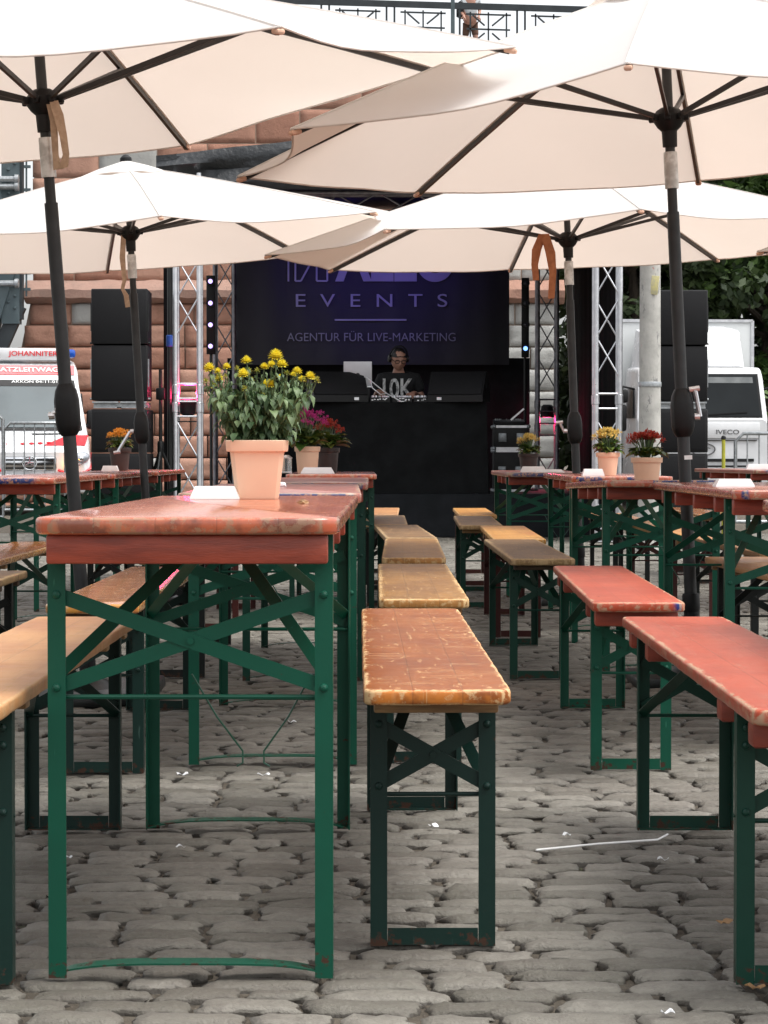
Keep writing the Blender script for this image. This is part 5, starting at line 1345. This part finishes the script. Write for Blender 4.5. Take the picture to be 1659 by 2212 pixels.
def blocks(name, rows, rough, seed):
    r2 = random.Random(seed); V = []; Fc = []; T = []; G = []; k = 0
    for (z0, z1, xl, xr, y) in rows:
        x = xl
        while x < xr - .05:
            wd = r2.uniform(.6, 1.25); 
            if xr - (x + wd) < .4: wd = xr - x
            tt = r2.random(); gg = 1.0 if (x > 1.0 or r2.random() < .07) else 0.0
            nx, nz_ = 9, 7; base = k
            for j in range(nz_):
                for i in range(nx):
                    u, w2 = i / (nx - 1) * 2 - 1, j / (nz_ - 1) * 2 - 1
                    mrg = .012
                    px = x + mrg + (wd - 2 * mrg) * (u + 1) / 2; pz = z0 + mrg + (z1 - z0 - 2 * mrg) * (w2 + 1) / 2
                    ed = max(abs(u), abs(w2)); dep = 0 if ed > .99 else rough * ((1 - ed ** 9) * .55 + r2.uniform(0, .6))
                    V.append((px + (0 if ed > .99 else r2.uniform(-.02, .02)), y - (.012 if ed > .99 else .014 + dep), pz)); T.append(tt); G.append(gg); k += 1
            for j in range(nz_ - 1):
                for i in range(nx - 1):
                    q = base + j * nx + i; Fc.append((q, q + 1, q + nx + 1, q + nx))
            # returns into the core
            per = [base + i for i in range(nx)] + [base + j * nx + nx - 1 for j in range(1, nz_)] + [base + (nz_ - 1) * nx + i for i in range(nx - 2, -1, -1)] + [base + j * nx for j in range(nz_ - 2, 0, -1)]
            bk = []
            for q in per: V.append((V[q][0], y + .03, V[q][2])); T.append(tt); G.append(gg); bk.append(k); k += 1
            for a in range(len(per)): b = (a + 1) % len(per); Fc.append((per[b], per[a], bk[a], bk[b]))
            x += wd
    o = np_mesh(name, V, Fc, SAND, pier, T, True); add_tint(o, G, 'tone'); return o
rows = []; z = zc - .12; nrow = 0
hrow = .40
for i in range(10):
    z1 = zc - .12 - hrow * i; z0 = z1 - hrow; rows.append((z0, z1, XL - .05 - .10 * i ** 1.15, XR, DP - .035 * i))
blocks('rough_block_courses', rows, .05, 3)
rows = []; z = zc + .28
while z < ztop - .2: rows.append((z, min(ztop, z + .62), XL, XR, DP + .02)); z += .62
blocks('smooth_block_courses', rows, .006, 4)
MORTAR = gen('pier_mortar', (.40, .29, .22), (.32, .23, .18), 6, .95, 0, .4)
m = MB(); m.box(((XL + XR) / 2, DP + 1.6, ztop / 2), (XR - XL - .06, 3.15, ztop), bev=.02)
m.prism([(XL - .8, 0), (XL + .1, 0), (XL + .1, zc), (XL - .02, zc)], DP + .06, DP + 3.0); m.build('pier_core', MORTAR, pier)
m = MB(); prof = [(DP + .1, zc - .13), (DP - .10, zc - .12), (DP - .24, zc - .04), (DP - .25, zc + .10), (DP - .15, zc + .20), (DP + .0, zc + .29), (DP + .1, zc + .29)]
nn = 46; xs = [XL - .12 + (XR - XL + .24) * i / nn for i in range(nn + 1)]
m.loft([[(x, y + rr.uniform(-.02, .02), z + rr.uniform(-.015, .015)) for y, z in prof] for x in xs]); co = m.build('cornice', SAND, pier)
add_tint(co, [.25] * len(co.data.vertices), 'tint'); add_tint(co, [.22 if math.sin(i * .013) > -.2 else .08 for i in range(len(co.data.vertices))], 'tone')

# ------------------------------------------------------------------ iron footbridge at the left and its railing above
IRON = gen('blue_grey_iron_paint', (.085, .115, .125), (.055, .08, .088), 3, .5, .1, .15)
IRON2 = gen('dark_iron_paint', (.03, .038, .042), (.02, .026, .03), 3, .5, .1, .15)
br = thing('iron_footbridge', 'blue grey riveted iron footbridge support at the left edge', 'bridge', (0, 0, 0))
d = 44.0
def P2(x, y, dd=0): return at(x, y, d + dd)
m = MB(); m.bar(P2(-70, 300), P2(24, 300) if False else P2(10, 560), .62, .62); m.bar(P2(25, 330), P2(25, 700), .32, .3, up=(0, 1, 0)); m.bar(P2(20, 560), P2(-90, 900), .42, .4); m.bar(P2(-80, 320), P2(-80, 1070), .5, .5, up=(0, 1, 0))
for i in range(26): bmesh.ops.create_icosphere(m.bm, subdivisions=1, radius=.03, matrix=Matrix.Translation(P2(18 + (i % 2) * 14, 340 + i * 13, -.16)))
m.build('girder', IRON, br, smooth=False)
m = MB(); m.bar(P2(44, 300), P2(44, 690), .10, .22, up=(0, 1, 0)); m.bar(P2(42, 660), P2(-20, 800), .20, .25); m.bar(P2(50, 640), P2(5, 640), .25, .2); m.build('angle_strut', IRON2, br, smooth=False)
m = MB()
for yy in (360, 410, 590, 625): m.bar(P2(46, yy, .1), P2(66, yy, .1), .05, .05); 
m.bar(P2(57, 300, .1), P2(57, 640, .1), .03, .03); m.build('lattice_bar', IRON, br, smooth=False)
for yy in (387, 403, 612): 
    m = MB(); p = P2(-5, yy, -.3); q = P2(36, yy, -.3); m.tube([p, q], .055, 10); m.lathe([(.07, -.04), (.085, -.03), (.085, .03), (.07, .04)], q, 12, Matrix.Rotation(PI / 2, 4, 'Y')); m.build('bolt', STEEL, br)
# railing high above
D2 = 56.0; s2 = sc(D2)
rl = thing('bridge_railing', 'dark iron footbridge railing with square lattice panels against the sky', 'railing', (0, 0, 0))
def rail_y(px): return 4 + (px - 700) * .030
def pr(px, dy): return at(px, rail_y(px) + dy, D2)
x0p, x1p = 430, 1330
m = MB(); m.bar(pr(x0p, 0), pr(x1p, 0), .14, .075, up=(0, 1, 0)); m.build('handrail', IRON2, rl, smooth=False)
m = MB(); m.bar(pr(x0p, 98), pr(x1p, 98), .10, .08, up=(0, 1, 0)); m.build('bottom_rail', IRON2, rl, smooth=False)
pw = 141
k0 = 694
for k in range(-2, 5):
    a = k0 + k * pw
    m = MB()
    for off in (0, 17): m.bar(pr(a + off, 0), pr(a + off, 98), .045, .045, up=(0, 1, 0))
    m.build('baluster', IRON2, rl, smooth=False)
    m = MB(); c = a + 17 + (pw - 17) / 2; L_ = lambda p, q: m.bar(pr(*p), pr(*q), .036, .036, up=(0, 1, 0))
    x_l, x_r = a + 26, a + pw - 9
    L_((x_l + 4, 17), (x_r - 4, 17)); L_((x_l + 4, 81), (x_r - 4, 81)); L_((c, 12), (c, 86))
    for xx in (x_l + 14, x_r - 14): L_((xx, 12), (xx, 86))
    L_((x_l + 6, 49), (x_r - 6, 49))
    for s in (-1, 1):
        L_((c + s * 34, 19), (c + s * 8, 41)); L_((c + s * 34, 79), (c + s * 8, 57))
    m.build('lattice_panel', IRON2, rl, smooth=False)
m = MB(); m.bar(pr(978, -40), pr(978, 110), .09, .09, up=(0, 1, 0)); m.build('lamp_column', IRON, rl, smooth=False)
m = MB(); a, b = pr(x0p, 104), pr(x1p, 104); m.bar(a + Vector((0, 1.5, -.2)), b + Vector((0, 1.5, -.2)), 3.4, .35); m.build('bridge_deck', IRON, rl, smooth=False)
# pedestrian on the bridge
p = at(1016, 0, 57.0); zf = pr(1016, 104).z
pp = thing('person', 'pedestrian in pale shirt walking behind the bridge railing', 'person', (p.x, 57.0, zf))
B1 = [((0, 0, .92), (.15, .11)), ((0, .0, 1.15), (.15, .11)), ((.0, .01, 1.38), (.15, .10)), ((.02, 0, 1.52), .05), ((.03, -.01, 1.62), .055), ((-.08, 0, .86), .085), ((-.12, .03, .46), .062), ((-.16, .12, .08), .042), ((-.13, -.0, .04), .04), ((.08, 0, .86), .085), ((.13, -.05, .47), .062), ((.15, -.02, .08), .042), ((.16, -.13, .04), .04), ((-.17, .01, 1.42), .055), ((-.22, .04, 1.16), .044), ((-.15, -.14, 1.02), .032), ((.18, .01, 1.42), .055), ((.22, .05, 1.16), .044), ((.19, -.12, 1.02), .032)]
E1 = [(0, 1), (1, 2), (2, 3), (3, 4), (0, 5), (5, 6), (6, 7), (7, 8), (0, 9), (9, 10), (10, 11), (11, 12), (2, 13), (13, 14), (14, 15), (2, 16), (16, 17), (17, 18)]
hand_nodes(None, 15, (.1, -.6, -.8), (1, 0, 0), B1, E1); hand_nodes(None, 18, (.1, -.6, -.8), (1, 0, 0), B1, E1)
bd = skin_obj('body', B1, E1, SKIN, pp); m = MB(); HM2 = head_mesh(m, (.03, -.02, 1.66), .105, 0, R(60)); merge(bd, m)
m = MB(); bmesh.ops.create_icosphere(m.bm, subdivisions=3, radius=1)
for v_ in m.bm.verts: x, y, z = v_.co; v_.co = Vector((x * .088, y * .105 + .01, max(z, -.2 if y > 0 else .45) * .128))
m.xf(HM2); m.build('hair', gen('light_brown_hair', (.16, .10, .055), (.11, .07, .04), 60, .6, 0, .5), pp)
skin_obj('shirt', [((0, 0, .95), (.165, .125)), ((0, 0, 1.15), (.165, .125)), ((0, .01, 1.38), (.168, .115)), ((-.175, .01, 1.41), .07), ((-.215, .03, 1.22), .058), ((.185, .01, 1.41), .07), ((.22, .035, 1.22), .058)], [(0, 1), (1, 2), (2, 3), (3, 4), (2, 5), (5, 6)], gen('pale_grey_shirt', (.45, .47, .48), (.38, .40, .41), 18, .9, 0, .3), pp)
skin_obj('shorts', [((0, 0, .93), (.165, .125)), ((-.085, 0, .84), .10), ((-.115, .025, .55), .082), ((.085, 0, .84), .10), ((.125, -.04, .55), .082)], [(0, 1), (1, 2), (0, 3), (3, 4)], gen('brown_shorts', (.16, .08, .05), (.12, .06, .04), 18, .9, 0, .3), pp)
t = thing('backpack', 'black backpack on the back of the bridge pedestrian', 'backpack', (p.x - .19, 57.08, zf + 1.02))
m = MB(); m.box((0, 0, .18), (.20, .26, .40), bev=.07, seg=4); bk = m.build('bag_body', BLACKP, t)
m = MB(); m.box((-.10, 0, .12), (.06, .20, .20), bev=.025); m.build('front_pocket', BLACKP, bk)
m = MB(); m.tube([(.06, -.08, .36), (.16, -.12, .42), (.24, -.12, .28), (.16, -.1, .08), (.06, -.08, .04)], .014, 6); m.build('shoulder_strap', BLACKP, bk)

# ------------------------------------------------------------------ trees behind the truck
TL = leafmat('tree_leaf', (.022, .042, .014), (.075, .115, .035), .25, .6)
TL2 = leafmat('bright_tree_leaf', (.045, .10, .02), (.13, .22, .05), .3, .6)
BARK = gen('tree_bark', (.06, .045, .032), (.035, .027, .02), 6, .9, 0, .8, (2, 2, .4), dist=.03)
def tree(x, y, h, rad, z0, label, mat, seed, n=9000, name='broadleaf_tree'):
    rs = np.random.RandomState(seed); r2 = random.Random(seed)
    t = thing(name, label, 'tree', (x, y, 0), 0, 'trees beyond the square')
    m = MB(); top = Vector((r2.uniform(-.3, .3), r2.uniform(-.3, .3), h * .7))
    m.tube([(0, 0, 0), (.05, .02, h * .2), tuple(top * .6 + Vector((.1, 0, 0))), tuple(top)], [.24, .19, .13, .05], 10)
    ends = []
    for k in range(16):
        f = r2.uniform(.18, .9); b = Vector((0, 0, 0)).lerp(top, f); an = r2.uniform(0, 2 * PI); ln = rad * r2.uniform(.5, .95) * (1.15 - .5 * f)
        e = b + Vector((math.cos(an) * ln, math.sin(an) * ln, ln * r2.uniform(.1, .7))); mid = b.lerp(e, .5) + Vector((0, 0, ln * .1))
        m.tube([b, mid, e], [.07, .045, .018], 6); ends += [e, mid.lerp(e, .5)]
    m.build('trunk', BARK, t)
    cl = []
    for e in ends: cl.append((e, rad * r2.uniform(.24, .42)))
    for k in range(46):
        an = r2.uniform(0, 2 * PI); zz = r2.random(); ww = rad * math.sin(PI * (.18 + .74 * zz)) ** .7 * r2.uniform(.55, 1.0)
        cl.append((Vector((math.cos(an) * ww, math.sin(an) * ww, z0 + (h - z0) * zz)), rad * r2.uniform(.14, .34)))
    cc_ = np.array([c for c, r in cl]); cr = np.array([r for c, r in cl]); ci = rs.randint(0, len(cl), n)
    dirs = rs.normal(size=(n, 3)); dirs /= np.linalg.norm(dirs, axis=1)[:, None]
    pos = cc_[ci] + dirs * (cr[ci] * rs.uniform(.45, 1.05, n) ** .6)[:, None] * np.array([1, 1, .75])
    L = rs.uniform(.07, .15, n); nrm = dirs * .6 + rs.normal(size=(n, 3)) * .6 + np.array([0, 0, .4]); nrm /= np.linalg.norm(nrm, axis=1)[:, None]
    a = np.cross(nrm, rs.normal(size=(n, 3))); a /= np.linalg.norm(a, axis=1)[:, None]; b = np.cross(nrm, a)
    V = np.stack([pos - a * L[:, None], pos + b * (L * .55)[:, None] + nrm * (L * .15)[:, None], pos + a * L[:, None], pos - b * (L * .55)[:, None] + nrm * (L * .15)[:, None]], 1).reshape(-1, 3)
    Fc = np.arange(4 * n).reshape(n, 4); tn = np.clip(rs.normal(.4, .22, n) + (rs.uniform(-.25, .25, len(cl)))[ci], 0, 1)
    np_mesh('crown', V, Fc, mat, t, np.repeat(tn, 4), True)
    return t
tree(at(1385, 0, 47).x, 47, 7.2, 2.0, .9, 'dark leafy tree directly behind the concrete post and truck box', TL, 21)
tree(at(1500, 0, 50).x, 50, 8.0, 2.3, .8, 'broad dark tree behind the roof of the white truck', TL, 22, 11000)
tree(at(1640, 0, 48).x, 48, 7.6, 2.2, .8, 'dark tree at the right edge behind the truck cab', TL, 23, 11000)
tree(at(1600, 0, 43.8).x, 43.8 + 4, 8.6, 2.2, 4.2, 'brighter green tree crown seen between the two right parasols', TL2, 24, 10000)
tree(at(1300, 0, 52).x, 52, 6.4, 2.0, .7, 'dark tree behind the right side of the stage', TL, 26, 8000)
# hedge bank in front of the trees so that no horizon shows through their trunks
hd = thing('clipped_hedge', 'dark hedge along the foot of the trees behind the truck', 'hedge', (at(1480, 0, 53).x, 53, 0))
rs = np.random.RandomState(5); n = 14000
pos = np.stack([rs.uniform(-6, 8, n), rs.uniform(-.6, .6, n), rs.uniform(0, 2.6, n)], 1); pos[:, 1] -= .3 * np.sin(pos[:, 0] * 2); L = rs.uniform(.08, .16, n)
nrm = rs.normal(size=(n, 3)); nrm /= np.linalg.norm(nrm, axis=1)[:, None]; a = np.cross(nrm, rs.normal(size=(n, 3))); a /= np.linalg.norm(a, axis=1)[:, None]; b = np.cross(nrm, a)
V = np.stack([pos - a * L[:, None], pos + b * (L * .6)[:, None], pos + a * L[:, None], pos - b * (L * .6)[:, None]], 1).reshape(-1, 3)
np_mesh('foliage', V, np.arange(4 * n).reshape(n, 4), TL, hd, np.repeat(np.clip(rs.normal(.35, .2, n), 0, 1), 4), True)
m = MB()
for i in range(24): m.tube([(-6 + i * .6, 0, 0), (-6 + i * .6 + .1, .1, 1.2), (-5.9 + i * .6, 0, 2.1)], [.05, .03, .012], 6)
m.build('stems', BARK, hd)
